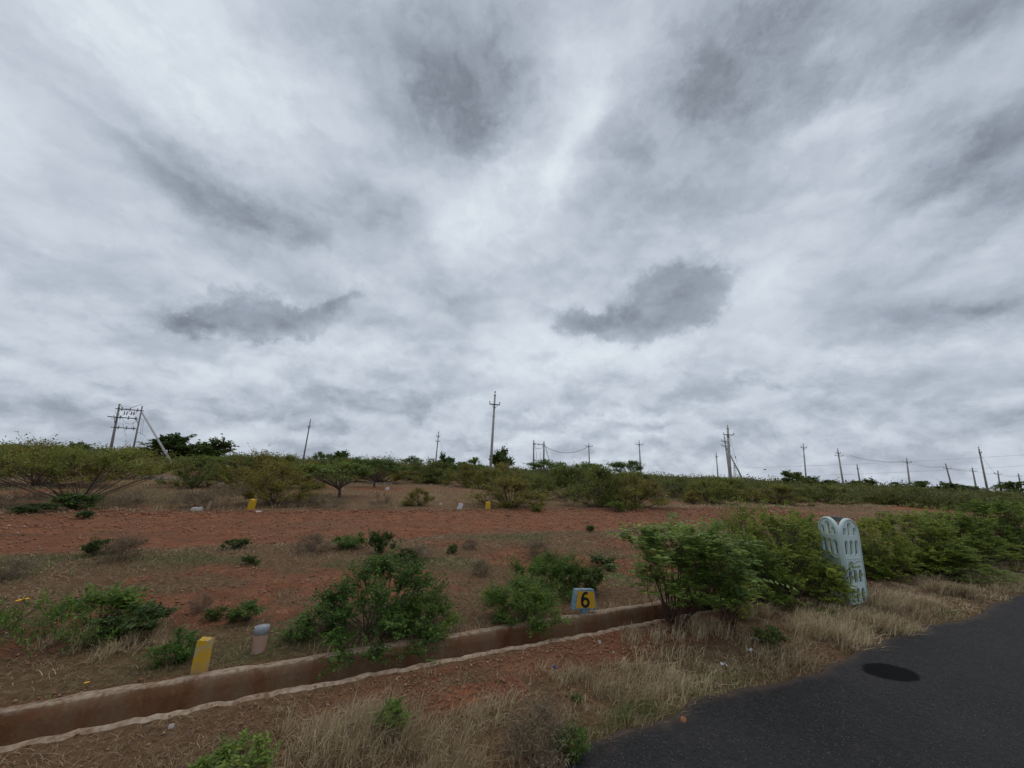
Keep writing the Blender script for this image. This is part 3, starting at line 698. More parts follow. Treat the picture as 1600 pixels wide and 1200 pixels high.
def make_plant(seed, H=1., Rr=.6, lobes=14, lr=.25, twigs=14, leaves=10, L=.05, W=.025, shape='ball', base=.25, bark='bark', leaf='leaf_shrub',
               stem_r=.012, up=.5, spike=.12, pinnate=0, wind=(0, 0), trunk=0, bare=0, droop=0., flat=1.):
    """returns (stem mesh, leaf mesh): stems reach out to lobes, each lobe carries twigs, each twig its leaves"""
    rng = np.random.default_rng(seed)
    mb = MB(); LC, LD, LL = [], [], []
    C = []
    for k in range(lobes):
        a = rng.uniform(0, 2*math.pi); rr = math.sqrt(rng.uniform(.02, 1))
        if shape == 'ball':
            z = rng.uniform(base, 1.)*H; prof_ = math.sqrt(max(0., 1-((z/H-.45)/.62)**2))
        elif shape == 'cone':
            z = (base+(1-base)*rng.uniform(0, 1)**1.5)*H; prof_ = (1-z/H)*.9+.16
        elif shape == 'umbrella':
            z = (rng.uniform(.72, .97)-.18*rr**2)*H; prof_ = 1.
        elif shape == 'mound':
            z = (base+(1-base)*rng.uniform(0, 1)**1.25)*H; prof_ = math.sqrt(max(0., 1-(z/H)**1.7))+.08
        elif shape == 'vase':
            z = rng.uniform(base, 1.)*H; prof_ = .35+.65*z/H
        elif shape == 'mat':
            z = (rng.uniform(.15, .8)*(1-.5*rr**2))*H; prof_ = 1.
        x, y = math.cos(a)*rr*prof_*Rr*(1-lr*.5), math.sin(a)*rr*prof_*Rr*(1-lr*.5)
        C.append((x+wind[0]*z, y+wind[1]*z, z))
    C = np.array(C); tr = np.array([0, 0, trunk*H])
    if trunk:
        w = rng.uniform(-.06, .06, 2)*H
        mb.tube(bez(np.array([0, 0, -.06]), np.array([w[0], w[1], trunk*H*.5]), tr, 5), np.linspace(stem_r*1.5, stem_r*1.1, 5), 6)
    nst = rng.integers(5, 9)
    roots = [np.append(rng.normal(0, .05*Rr, 2), -.03) if not trunk else tr*rng.uniform(.7, 1) for _ in range(nst)]
    for k, c in enumerate(C):
        r_ = roots[k % nst]
        midp = r_*.45+c*.55; midp[2] = r_[2]+(c[2]-r_[2])*rng.uniform(.25, .6); midp[:2] *= rng.uniform(.5, 1.1)
        st_ = bez(r_, midp, c, 6); mb.tube(st_, np.linspace(stem_r, stem_r*.3, 6)*rng.uniform(.5, 1.), 4, cap=False)
        if rng.random() < bare: continue
        lrr = lr*Rr*rng.uniform(.6, 1.35)
        D = unit(twigs, rng, -.35); D[:, 2] = D[:, 2]*flat+.12
        ln = lrr*rng.uniform(.55, 1.1, twigs)*np.where(rng.random(twigs) < spike, 1.5, 1.)
        s0 = c+(st_[3]-c)*rng.uniform(0, .6, twigs)[:, None]
        e0 = c+D*ln[:, None]*np.array([1, 1, flat]); e0[:, 2] = np.maximum(e0[:, 2]-droop*ln, .01*H)
        for q in range(0, twigs, 2 if leaves else 1):
            mb.tube(np.array([s0[q], (s0[q]+e0[q])/2+rng.normal(0, .04*lrr, 3), e0[q]]), np.array([.3, .22, .12])*stem_r, 3, cap=False)
        if leaves and not pinnate:
            t = rng.uniform(.2, 1.05, (twigs, leaves, 1))
            p = s0[:, None]*(1-t)+e0[:, None]*t+rng.normal(0, .06*lrr, (twigs, leaves, 3))
            d = (e0-s0)[:, None]/(np.linalg.norm(e0-s0, axis=1)[:, None, None]+1e-6)*.5+rng.normal(0, .6, (twigs, leaves, 3)); d[..., 2] -= droop*.5
            LC.append(p.reshape(-1, 3)); LD.append(d.reshape(-1, 3)); LL.append(rng.uniform(.6, 1.25, twigs*leaves))
        elif leaves:
            # compound leaves: rows of leaflets along a drooping rachis
            for q in range(twigs):
                for f_ in range(leaves):
                    t = rng.uniform(.5, 1.); p0 = s0[q]*(1-t)+e0[q]*t
                    ax = unit(1, rng, -.1)[0]*.8+(e0[q]-s0[q])/(ln[q]+1e-6)*.5+np.array([wind[0], wind[1], .25])
                    ax /= np.linalg.norm(ax); sd_ = np.cross(ax, [0, 0, 1.]); sd_ /= np.linalg.norm(sd_)+1e-6
                    rl = L*pinnate*.55*rng.uniform(.7, 1.2)
                    tt = np.linspace(.12, 1, pinnate)
                    pp = p0+ax*tt[:, None]*rl-np.array([0, 0, 1.])*(tt[:, None]**2)*rl*.45
                    for sg in (-1, 1):
                        LC.append(pp); LD.append(sd_*sg*.85+ax*.35+np.array([0, 0, -.25])+rng.normal(0, .1, (pinnate, 3))); LL.append((1.1-.5*np.abs(tt-.4))*rng.uniform(.85, 1.1))
    sm = mb.mesh('branches', M[bark], True)
    if LC:
        C_ = np.vstack(LC); D_ = np.vstack(LD); l_ = np.concatenate(LL)
        k = C_[:, 2] > .004*H
        V, T = leafset(C_[k], D_[k], L*l_[k], W*l_[k], rng, up)
        lm = mesh_np('foliage', V, T=T, mats=(M[leaf],))
        return sm, lm, float(np.percentile(V[:, 2], 99.3)), float(np.percentile(np.abs(V[:, 0]), 97.5))
    return sm, None, H, Rr

PROTO = {}
def proto(key, n=1, **kw): PROTO[key] = [make_plant(seed=abs(sum(ord(c)*(i_+3) for i_, c in enumerate(key)))+97*i, **kw) for i in range(n)]
# near plants (real leaf sizes, unit height ~1)
proto('leafy', 2, H=1, Rr=.8, lobes=58, lr=.22, twigs=17, leaves=17, L=.033, W=.023, shape='mound', base=.04, leaf='leaf_shrub', spike=.2, stem_r=.010)
proto('herb', 2, H=1, Rr=1.1, lobes=34, lr=.24, twigs=18, leaves=14, L=.10, W=.022, shape='ball', base=.1, leaf='leaf_shrub', spike=.3, stem_r=.012, up=.3)
proto('sapling', 2, H=1, Rr=.50, lobes=22, lr=.30, twigs=7, leaves=3, L=.048, W=.018, shape='vase', base=.28, leaf='leaf_sap', bark='bark_red', pinnate=8, stem_r=.009, wind=(-.1, 0), bare=.0)
proto('hedge', 3, H=1, Rr=.85, lobes=62, lr=.25, twigs=11, leaves=3, L=.036, W=.018, shape='mound', base=.05, leaf='leaf_hedge', bark='bark', pinnate=7, stem_r=.012)
proto('lacy', 1, H=1, Rr=.8, lobes=26, lr=.3, twigs=16, leaves=14, L=.05, W=.016, shape='cone', base=.12, leaf='leaf_yel', spike=.3)
proto('sprawl', 2, H=1, Rr=1.8, lobes=18, lr=.26, twigs=8, leaves=9, L=.10, W=.045, shape='mat', leaf='leaf_shrub', spike=.3, stem_r=.015)
proto('darkweed', 2, H=1, Rr=.8, lobes=16, lr=.34, twigs=11, leaves=12, L=.115, W=.06, shape='ball', base=.15, leaf='leaf_dark', stem_r=.02)
proto('greenweed', 2, H=1, Rr=.8, lobes=16, lr=.34, twigs=10, leaves=11, L=.14, W=.045, shape='ball', base=.15, leaf='leaf_shrub', stem_r=.02)
proto('dryweed', 2, H=1, Rr=.95, lobes=22, lr=.38, twigs=22, leaves=5, L=.10, W=.02, shape='ball', base=.25, leaf='leaf_dry', bark='twig', stem_r=.013, spike=.35)
# middle distance
proto('thorn', 4, H=1, Rr=.95, lobes=50, lr=.24, twigs=16, leaves=14, L=.042, W=.019, shape='mound', base=.08, leaf='leaf_thorn', stem_r=.014, spike=.10, up=.7)
proto('olive', 3, H=1, Rr=.85, lobes=48, lr=.25, twigs=16, leaves=15, L=.040, W=.018, shape='mound', base=.06, leaf='leaf_olive', stem_r=.012, spike=.12)
proto('acacia', 3, H=1, Rr=1.0, lobes=26, lr=.26, twigs=16, leaves=11, L=.070, W=.022, shape='umbrella', leaf='leaf_acacia', trunk=.28, stem_r=.022, flat=.35, spike=.25, up=1.2)
proto('openthorn', 1, H=1, Rr=1.15, lobes=38, lr=.22, twigs=20, leaves=16, L=.036, W=.015, shape='umbrella', leaf='leaf_thorn', stem_r=.010, flat=.7, spike=.35)
proto('drybush', 2, H=1, Rr=1.1, lobes=24, lr=.3, twigs=24, leaves=6, L=.06, W=.016, shape='ball', base=.2, leaf='leaf_dry', bark='twig', stem_r=.008, spike=.35)
proto('tree', 3, H=1, Rr=.62, lobes=24, lr=.34, twigs=15, leaves=11, L=.10, W=.055, shape='ball', base=.25, leaf='leaf_dark', trunk=.18, stem_r=.025, spike=.2)

def plant(key, var, name, label, cat, x, y, h, w, rz, group=None, sink=.02, zoff=0):
    sm, lm, H, Rr = PROTO[key][var % len(PROTO[key])]
    root = empty(name, (x, y, float(gz(x, y))-sink+zoff), rz); root.scale = (w/(2*Rr), w/(2*Rr), h/H)
    tag(root, label, cat, group)
    obj('trunk' if key in ('tree', 'acacia') else 'stems', sm, root)
    if lm: obj('crown' if key in ('tree', 'acacia') else 'leaves', lm, root)
    return root
rp = random.Random(7)
def at_px(key, var, name, label, cat, px, pyb, pyt, wpx, group=None, grow=1.0):
    x, y = G(px, pyb); h = max(.04, solve_top(x, y, pyt))*grow; w = wpx/px_m(x, y, h*.5)
    return plant(key, var, name, label, cat, x, y, h, w, rp.uniform(0, 6.28), group)

NEAR = [
 # kind, variant, name, label, category, x, base y, top y, width
 ('leafy', 0, 'shrub', 'large leafy green shrub spilling over the drain left of the number sign', 'shrub', 590, 988, 868, 195),
 ('leafy', 1, 'shrub', 'low green side growth at the right foot of the large leafy shrub', 'shrub', 660, 988, 925, 95),
 ('herb', 0, 'shrub', 'rounded herb-like green shrub just left of the number sign', 'shrub', 820, 975, 903, 112),
 ('herb', 1, 'shrub', 'mixed brown and green shrub behind the rounded one left of the number sign', 'shrub', 855, 925, 863, 105),
 ('darkweed', 0, 'shrub', 'small dark green bush right behind the blue and yellow number sign', 'shrub', 918, 925, 882, 55),
 ('sapling', 0, 'sapling', 'wind-bent sapling with feathery leaves at the end of the drain', 'sapling', 1055, 975, 810, 185),
 ('sapling', 1, 'sapling', 'slim grey-green sapling right of the wind-bent one', 'sapling', 1140, 985, 815, 120),
 ('lacy', 0, 'shrub', 'tall yellow-green shrub behind the two saplings', 'shrub', 1165, 905, 783, 130),
 ('hedge', 0, 'shrub', 'dense light green bush left of the pale tree guard', 'shrub', 1235, 928, 795, 135),
 ('hedge', 1, 'shrub', 'darker bush between the grey-green sapling and the bush by the tree guard', 'shrub', 1180, 940, 838, 95),
 ('hedge', 1, 'shrub', 'low dark bush behind and between the two saplings', 'shrub', 1105, 945, 850, 110),
 ('hedge', 2, 'shrub', 'light bush filling the gap behind the dense bush by the tree guard', 'shrub', 1262, 905, 808, 110),
 ('hedge', 2, 'shrub', 'light green bush just right of the pale tree guard', 'shrub', 1385, 900, 808, 90),
 ('hedge', 0, 'shrub', 'green bush second to the right of the tree guard', 'shrub', 1440, 893, 797, 115),
 ('hedge', 1, 'shrub', 'green bush third to the right of the tree guard', 'shrub', 1500, 885, 800, 110),
 ('hedge', 2, 'shrub', 'tall green bush near the right edge with light tips', 'shrub', 1560, 880, 783, 120),
 ('hedge', 0, 'shrub', 'green bush cut by the right edge of the view', 'shrub', 1625, 880, 785, 120),
 ('hedge', 1, 'shrub', 'low dark bush in front of the hedge by the roadside', 'shrub', 1480, 900, 850, 120),
 ('sprawl', 0, 'shrub', 'sprawling leggy green plant at the left edge with yellow flowers', 'shrub', 62, 1015, 925, 170),
 ('sprawl', 1, 'shrub', 'leggy pale green plant in the far left corner', 'shrub', -15, 990, 905, 120),
 ('greenweed', 0, 'shrub', 'thin green plant between the sprawling plant and dark clump at left', 'shrub', 150, 980, 915, 95),
 ('darkweed', 1, 'shrub', 'very dark green clump at left beyond the yellow marker stone', 'shrub', 205, 990, 938, 85),
 ('greenweed', 1, 'weed', 'green weed just left of the near yellow marker stone', 'weed', 276, 1030, 982, 62),
 ('greenweed', 0, 'weed', 'green weed behind the grey-topped pipe', 'weed', 388, 968, 935, 42),
 ('darkweed', 0, 'weed', 'small dark weed above the near yellow marker stone', 'weed', 338, 967, 943, 34),
 ('dryweed', 0, 'weed', 'thin brown weed left of the red clearing', 'weed', 313, 955, 915, 34),
 ('dryweed', 1, 'dry_bush', 'dry grey bush at the near edge of the red track on the left', 'dry bush', 190, 876, 832, 68),
 ('darkweed', 1, 'weed', 'dark weed beside the dry grey bush by the red track', 'weed', 150, 868, 838, 32),
 ('dryweed', 0, 'dry_bush', 'dark brown bush at the left edge beside the red track', 'dry bush', 12, 905, 866, 62),
 ('darkweed', 0, 'weed', 'dark green weed on the near edge of the track left of centre', 'weed', 366, 858, 841, 36),
 ('darkweed', 1, 'weed', 'tiny dark weed on the pale grass left of centre', 'weed', 391, 882, 864, 22),
 ('dryweed', 1, 'dry_bush', 'dry leaning tussock left of the pair of green weeds', 'dry bush', 487, 862, 828, 56),
 ('greenweed', 1, 'weed', 'green weed left of the pair above the large shrub', 'weed', 547, 857, 833, 48),
 ('darkweed', 0, 'weed', 'dark green weed right of the pair above the large shrub', 'weed', 595, 865, 828, 40),
 ('darkweed', 1, 'weed', 'dark weed at the top right of the large shrub', 'weed', 632, 876, 854, 34),
 ('dryweed', 0, 'dry_bush', 'brown bush right of the dark weed above the large shrub', 'dry bush', 655, 874, 846, 48),
 ('darkweed', 0, 'weed', 'small green weed in mid plot right of the large shrub', 'weed', 706, 864, 848, 20),
 ('dryweed', 1, 'weed', 'small brown weed on the track in mid plot', 'weed', 734, 857, 838, 26),
 ('dryweed', 0, 'weed', 'thin brown weed standing on the grey grass of mid plot', 'weed', 752, 898, 868, 32),
 ('dryweed', 1, 'dry_bush', 'dry grey bush behind the shrubs by the number sign', 'dry bush', 838, 872, 840, 48),
 ('darkweed', 1, 'weed', 'dark weed left of the wind-bent sapling', 'weed', 944, 888, 866, 42),
 ('darkweed', 0, 'weed', 'tiny dark weed on the red track right of centre', 'weed', 922, 830, 819, 16),
 ('darkweed', 1, 'weed', 'dark green weed beside the white plastic scrap', 'weed', 1203, 1008, 975, 44),
 ('dryweed', 1, 'dry_bush', 'dark wiry bush at the bottom of the view beside the road', 'dry bush', 845, 1190, 1085, 150),
 ('greenweed', 0, 'weed', 'grey-green weed standing in the tall straw at the bottom', 'weed', 615, 1145, 1095, 50),
 ('greenweed', 1, 'weed', 'dark green weed cut by the bottom edge at left', 'weed', 365, 1215, 1160, 110),
 ('greenweed', 0, 'weed', 'low green weed in the straw near the road edge', 'weed', 885, 1175, 1120, 55),
 ('darkweed', 1, 'weed', 'small dark weed on the red verge below the number sign', 'weed', 901, 1095, 1082, 18),
 ('hedge', 2, 'shrub', 'green bush overgrowing the drain behind the pale tree guard', 'shrub', 1330, 895, 835, 90),
]
for t in NEAR: at_px(*t)

MID = [
 ('openthorn', 0, 'thorn_bush', 'wide spreading thorn bush on bare arching stems at the left', 'thorn bush', 112, 785, 694, 240),
 ('darkweed', 0, 'shrub', 'dark green clump under the spreading thorn bush at left', 'shrub', 118, 797, 770, 64),
 ('darkweed', 1, 'shrub', 'low dark mat left of the clump under the spreading thorn bush', 'shrub', 52, 803, 788, 50),
 ('darkweed', 0, 'shrub', 'small dark plant in front of the clump at the track edge', 'shrub', 132, 810, 796, 26),
 ('olive', 0, 'thorn_bush', 'rounded yellow-olive bush right of the far left yellow stone', 'thorn bush', 432, 788, 722, 96),
 ('acacia', 0, 'acacia_tree', 'small flat-topped green acacia with a visible trunk left of centre', 'acacia', 528, 778, 722, 135),
 ('acacia', 1, 'acacia_tree', 'wide green acacia crown behind the flat-topped one', 'acacia', 585, 762, 717, 90),
 ('olive', 1, 'shrub', 'thin yellow-green bush between the acacia and the white stone', 'shrub', 655, 790, 762, 48),
 ('drybush', 0, 'dry_bush', 'grey dry bush below the acacia', 'dry bush', 595, 794, 768, 34),
 ('olive', 2, 'thorn_bush', 'yellow-green bush at the foot of the tall centre pole', 'thorn bush', 800, 793, 745, 115),
 ('thorn', 0, 'thorn_bush', 'green bush right of the foot of the tall centre pole', 'thorn bush', 842, 780, 742, 75),
 ('thorn', 1, 'thorn_bush', 'big dark green bush right of centre behind the cream stone', 'thorn bush', 935, 793, 727, 110),
 ('olive', 0, 'thorn_bush', 'brownish olive right half of the big bush behind the cream stone', 'thorn bush', 992, 794, 738, 95),
 ('drybush', 1, 'dry_bush', 'dry brown bush left of the far left yellow stone', 'dry bush', 345, 793, 752, 90),
 ('drybush', 0, 'dry_bush', 'dry brown bush on the pale ground left of the far yellow stone', 'dry bush', 292, 793, 762, 60),
 ('drybush', 1, 'dry_bush', 'grey dry bush at the left edge behind the track', 'dry bush', 22, 792, 764, 80),
 ('drybush', 0, 'dry_bush', 'low brown bush right of the arching thorn stems', 'dry bush', 185, 792, 762, 75),
 ('greenweed', 0, 'weed', 'green weed in front of the big bush behind the track', 'weed', 962, 800, 782, 24),
 ('greenweed', 1, 'weed', 'small green weed left of the big bush behind the track', 'weed', 838, 800, 788, 18),
 ('drybush', 1, 'dry_bush', 'grey dry bush left of the big bush behind the track', 'dry bush', 892, 790, 766, 34),
 ('drybush', 0, 'dry_bush', 'dry bush under the acacia trunk', 'dry bush', 470, 792, 768, 60),
 ('drybush', 1, 'dry_bush', 'dry bush between the acacia trunk and the olive bush', 'dry bush', 510, 794, 774, 55),
 ('olive', 1, 'thorn_bush', 'small rounded olive bush right of the cream stone', 'thorn bush', 1082, 787, 766, 36),
 ('thorn', 2, 'thorn_bush', 'green bush left of the small olive bush beyond the track', 'thorn bush', 1050, 778, 752, 50),
 ('thorn', 3, 'thorn_bush', 'broad green bush below the pole with a prop', 'thorn bush', 1120, 778, 746, 85),
 ('olive', 2, 'thorn_bush', 'brown-green bush left of the white-footed pole', 'thorn bush', 1215, 788, 756, 80),
 ('thorn', 0, 'thorn_bush', 'green bush below the white-footed pole', 'thorn bush', 1290, 786, 757, 90),
 ('olive', 0, 'thorn_bush', 'brownish bush beyond the tree guard', 'thorn bush', 1392, 790, 765, 60),
 ('thorn', 1, 'thorn_bush', 'dark bush right of the brownish bush beyond the tree guard', 'thorn bush', 1440, 784, 762, 75),
 ('drybush', 0, 'dry_bush', 'brown dry bush left of the leaning right pole', 'dry bush', 1500, 788, 766, 85),
 ('olive', 1, 'thorn_bush', 'olive bush at the foot of the leaning right pole', 'thorn bush', 1560, 790, 768, 75),
 ('drybush', 1, 'dry_bush', 'dry heap of brown stems between the transformer frame and its prop', 'dry bush', 222, 722, 696, 62),
 ('acacia', 2, 'acacia_tree', 'flat acacia crown in front of the small twin-pole frame', 'acacia', 855, 752, 717, 72),
 ('acacia', 0, 'acacia_tree', 'acacia crown reaching up left of the third upright pole', 'acacia', 985, 758, 720, 60),
 ('acacia', 1, 'acacia_tree', 'acacia below the pole with the sagging cable', 'acacia', 922, 760, 722, 60),
]
for t in MID: at_px(*t)

# far trees that stand out against the sky: (px, top y, width px, distance, kind, label)
TREES = [
 (275, 680, 54, 82, 'tree', 'round dark tree right of the transformer frame prop'),
 (338, 687, 44, 84, 'tree', 'second round dark tree right of the transformer frame prop'),
 (533, 705, 32, 60, 'tree', 'small dark tree on the skyline left of centre'),
 (503, 706, 26, 62, 'acacia', 'thin acacia crown beside the small dark skyline tree'),
 (697, 710, 26, 65, 'tree', 'small round dark tree right of the thin second pole'),
 (645, 712, 34, 60, 'acacia', 'flat acacia crown left of the thin second pole'),
 (743, 714, 22, 66, 'acacia', 'small pale tree left of the tall centre pole'),
 (783, 702, 34, 60, 'tree', 'dark open tree right behind the tall centre pole'),
 (1238, 737, 34, 90, 'tree', 'dark tree left of the white-footed pole'),
 (1265, 745, 26, 92, 'tree', 'lower dark tree behind the white-footed pole'),
 (1350, 749, 26, 110, 'tree', 'low dark skyline tree beside the short far pole'),
 (1295, 750, 24, 120, 'tree', 'small far tree between two poles on the right'),
 (125, 692, 26, 90, 'tree', 'distant dark tree on the left skyline'),
 (1490, 755, 30, 130, 'tree', 'low far tree right of the small palm'),
]
for k, (px, pyt, w, dist, kind, lab) in enumerate(TREES):
    d = ray(px, pyt); t = dist/math.hypot(d[0], d[1]); x, y = d[0]*t, d[1]*t; h = CAM_H+d[2]*t-float(gz(x, y))
    o = plant(kind, k, 'acacia_tree' if kind == 'acacia' else 'tree', lab, 'tree', x, y, max(1.2, h), w/F_PX*dist*.9, k*1.3)

# palms
def palm(px, pyt, w, dist, label, seed):
    rng = np.random.default_rng(seed); d = ray(px, pyt); t = dist/math.hypot(d[0], d[1]); x, y = d[0]*t, d[1]*t; h = CAM_H+d[2]*t-float(gz(x, y))
    root = empty('palm', (x, y, float(gz(x, y)))); tag(root, label, 'palm')
    Rr = w/F_PX*dist*.5; tz = max(.5, h-Rr*.75)
    mb = MB(); mb.tube([(0, 0, -.1), (.05, 0, tz*.5), (0, .03, tz)], [.22, .18, .15], 8); mb.build('trunk', M['bark'], root, smooth=True)
    C, D = [], []
    for k in range(26):
        a = rng.uniform(0, 6.28); el = rng.uniform(-.1, 1.35); L = Rr*rng.uniform(.8, 1.15)
        ax = np.array([math.cos(a)*math.cos(el), math.sin(a)*math.cos(el), math.sin(el)]); tt = np.linspace(.1, 1, 22)
        p = np.array([0, 0, tz])+ax*tt[:, None]*L-np.array([0, 0, 1])*tt[:, None]**2.2*L*.55
        sd_ = np.cross(ax, [0, 0, 1]); sd_ /= np.linalg.norm(sd_)
        for sg in (-1, 1):
            C.append(p); D.append(np.broadcast_to(sd_*sg+ax*.9+np.array([0, 0, -.35]), p.shape)+rng.normal(0, .12, p.shape))
    V, T = leafset(np.vstack(C), np.vstack(D), Rr*.28, Rr*.05, rng, .5)
    obj('crown', mesh_np('crown', V, T=T, mats=(M['leaf_dark'],)), root)
palm(1437, 747, 28, 110, 'bushy palm right of the pole with one crossarm on the right', 1)
palm(1488, 752, 17, 120, 'small palm at the foot of the tilted far right pole', 2)
palm(1583, 747, 30, 100, 'large palm by the last pole near the right edge', 3)
palm(1402, 750, 16, 125, 'tiny palm left of the bushy palm on the right skyline', 4)
palm(1562, 754, 12, 135, 'tiny palm between the last two poles', 5)

# scrub belt: rows of single bushes
LAND = [(90, 'below the left skyline'), (215, 'by the transformer frame'), (340, 'below the two round dark trees'), (475, 'by the leaning thin pole'), (585, 'behind the small acacia'),
        (684, 'below the thin second pole'), (768, 'by the tall centre pole'), (850, 'below the small twin-pole frame'), (920, 'below the sagging cable pole'), (1000, 'below the third upright pole'),
        (1140, 'by the pole with a prop'), (1258, 'by the white-footed pole'), (1315, 'below the double-crossarm pole'), (1420, 'by the bushy palm'), (1500, 'left of the leaning right pole'), (1580, 'near the right edge')]
ORD = ['first', 'second', 'third', 'fourth', 'fifth', 'sixth', 'seventh', 'eighth', 'ninth', 'tenth', 'eleventh', 'twelfth']
rs = random.Random(21)
belt = []
for ri, (dd, spacing) in enumerate(((27, 2.6), (33, 2.9), (40, 3.3))):
    ang = -56.
    while ang < 56:
        a = R(ang+rs.uniform(-1, 1)); dist = dd*(1+rs.uniform(-.07, .09))
        # nearer on the left, further on the right, following the plots
        x = math.sin(a)*dist; y = math.cos(a)*dist
        u, v = toUV(x, y)
        px, py = PX(x, y, 0)
        ang += math.degrees(spacing/dd)*rs.uniform(.75, 1.3)
        if v < 13: continue
        if ri == 0 and (560 < px < 770 or 150 < px < 300) : continue
        if ri == 1 and rs.random() < .2: continue
        if abs(px-262) < 26 and dist < 33: continue
        belt.append((ri, px, x, y, dist))
cnt = {}
belt.sort(key=lambda b: (b[0], b[1]))
ROWN = ['near', 'middle', 'far']
for (ri, px, x, y, dist) in belt:
    li = min(range(len(LAND)), key=lambda q: abs(LAND[q][0]-px)); cnt[(li, ri)] = cnt.get((li, ri), -1)+1
    kind = rs.choices(['thorn', 'olive', 'acacia', 'drybush'], [.50, .24, .18, .08])[0]
    word = {'thorn': 'green thorn bush', 'olive': 'olive-brown bush', 'acacia': 'flat-topped green acacia', 'drybush': 'dry brown bush'}[kind]
    lab = '%s %s, %s from left in %s scrub row' % (word, LAND[li][1], ORD[min(cnt[(li, ri)], 11)], ROWN[ri])
    hy = PX(x, y, CAM_H)[1]
    up_ = rs.choice((rs.uniform(-9, 5), rs.uniform(-2, 13))) if px < 1000 else rs.choice((rs.uniform(-15, -4), rs.uniform(-8, 5)))
    if kind == 'acacia': up_ += 3
    if 190 < px < 300: up_ = rs.uniform(-19, -11)
    if 440 < px < 500: up_ -= 5
    h = max(.9, solve_top(x, y, hy-up_)-float(gz(x, y))); w = h*rs.uniform(1.7, 2.6)
    plant(kind, rs.randrange(4), 'acacia_tree' if kind == 'acacia' else 'thorn_bush' if kind != 'drybush' else 'dry_bush', lab, 'bush' if kind != 'acacia' else 'acacia', x, y, h, w, rs.uniform(0, 6.28), 'bushes of the scrub belt behind the track')

# far scrub beyond: one mass
def far_scrub():
    rng = np.random.default_rng(5); Cs, Ds, Ls = [], [], []
    n = 1500
    dist = 46+rng.random(n)**1.6*330; a = rng.uniform(-R(60), R(60), n)
    for k in range(n):
        x = math.sin(a[k])*dist[k]; y = math.cos(a[k])*dist[k]
        if 165 < PX(x, y, 0)[0] < 300 and dist[k] < 80: continue
        h = (CAM_H+(rng.uniform(-.5, .45)+.9*rng.random()**5)*(1+.012*(dist[k]-46)))*(.93 if a[k] > .35 else 1.0); r = h*rng.uniform(.9, 1.5)
        m_ = int(420 if dist[k] < 80 else 200 if dist[k] < 160 else 90)
        q = unit(m_, rng, 0); q *= rng.uniform(.35, .98, m_)[:, None]
        lob = .8+.35*vnoise(q[:, 0]*2.2+k, q[:, 1]*2.2+k*.7, 5)
        p = np.stack([x+q[:, 0]*r*lob, y+q[:, 1]*r*lob, float(gz(x, y))+.15+q[:, 2]*h*lob*.9], -1)
        Cs.append(p); Ds.append(rng.normal(0, 1, (m_, 3))); Ls.append(np.full(m_, .07+dist[k]*.0034)*rng.uniform(.6, 1.3, m_))
    C = np.vstack(Cs); D = np.vstack(Ds); L = np.concatenate(Ls)
    V, T = leafset(C, D, L, L*.45, rng, .25)
    mt = leaf_mat('leaf_far_scrub', [(.065, .068, .025), (.095, .11, .033), (.125, .15, .042), (.17, .185, .06)], patch=.09)
    tag(obj('scrub', mesh_np('scrub', V, T=T, mats=(mt,))), 'distant mass of green and brown scrub reaching to the horizon', 'scrub', kind='stuff')
far_scrub()

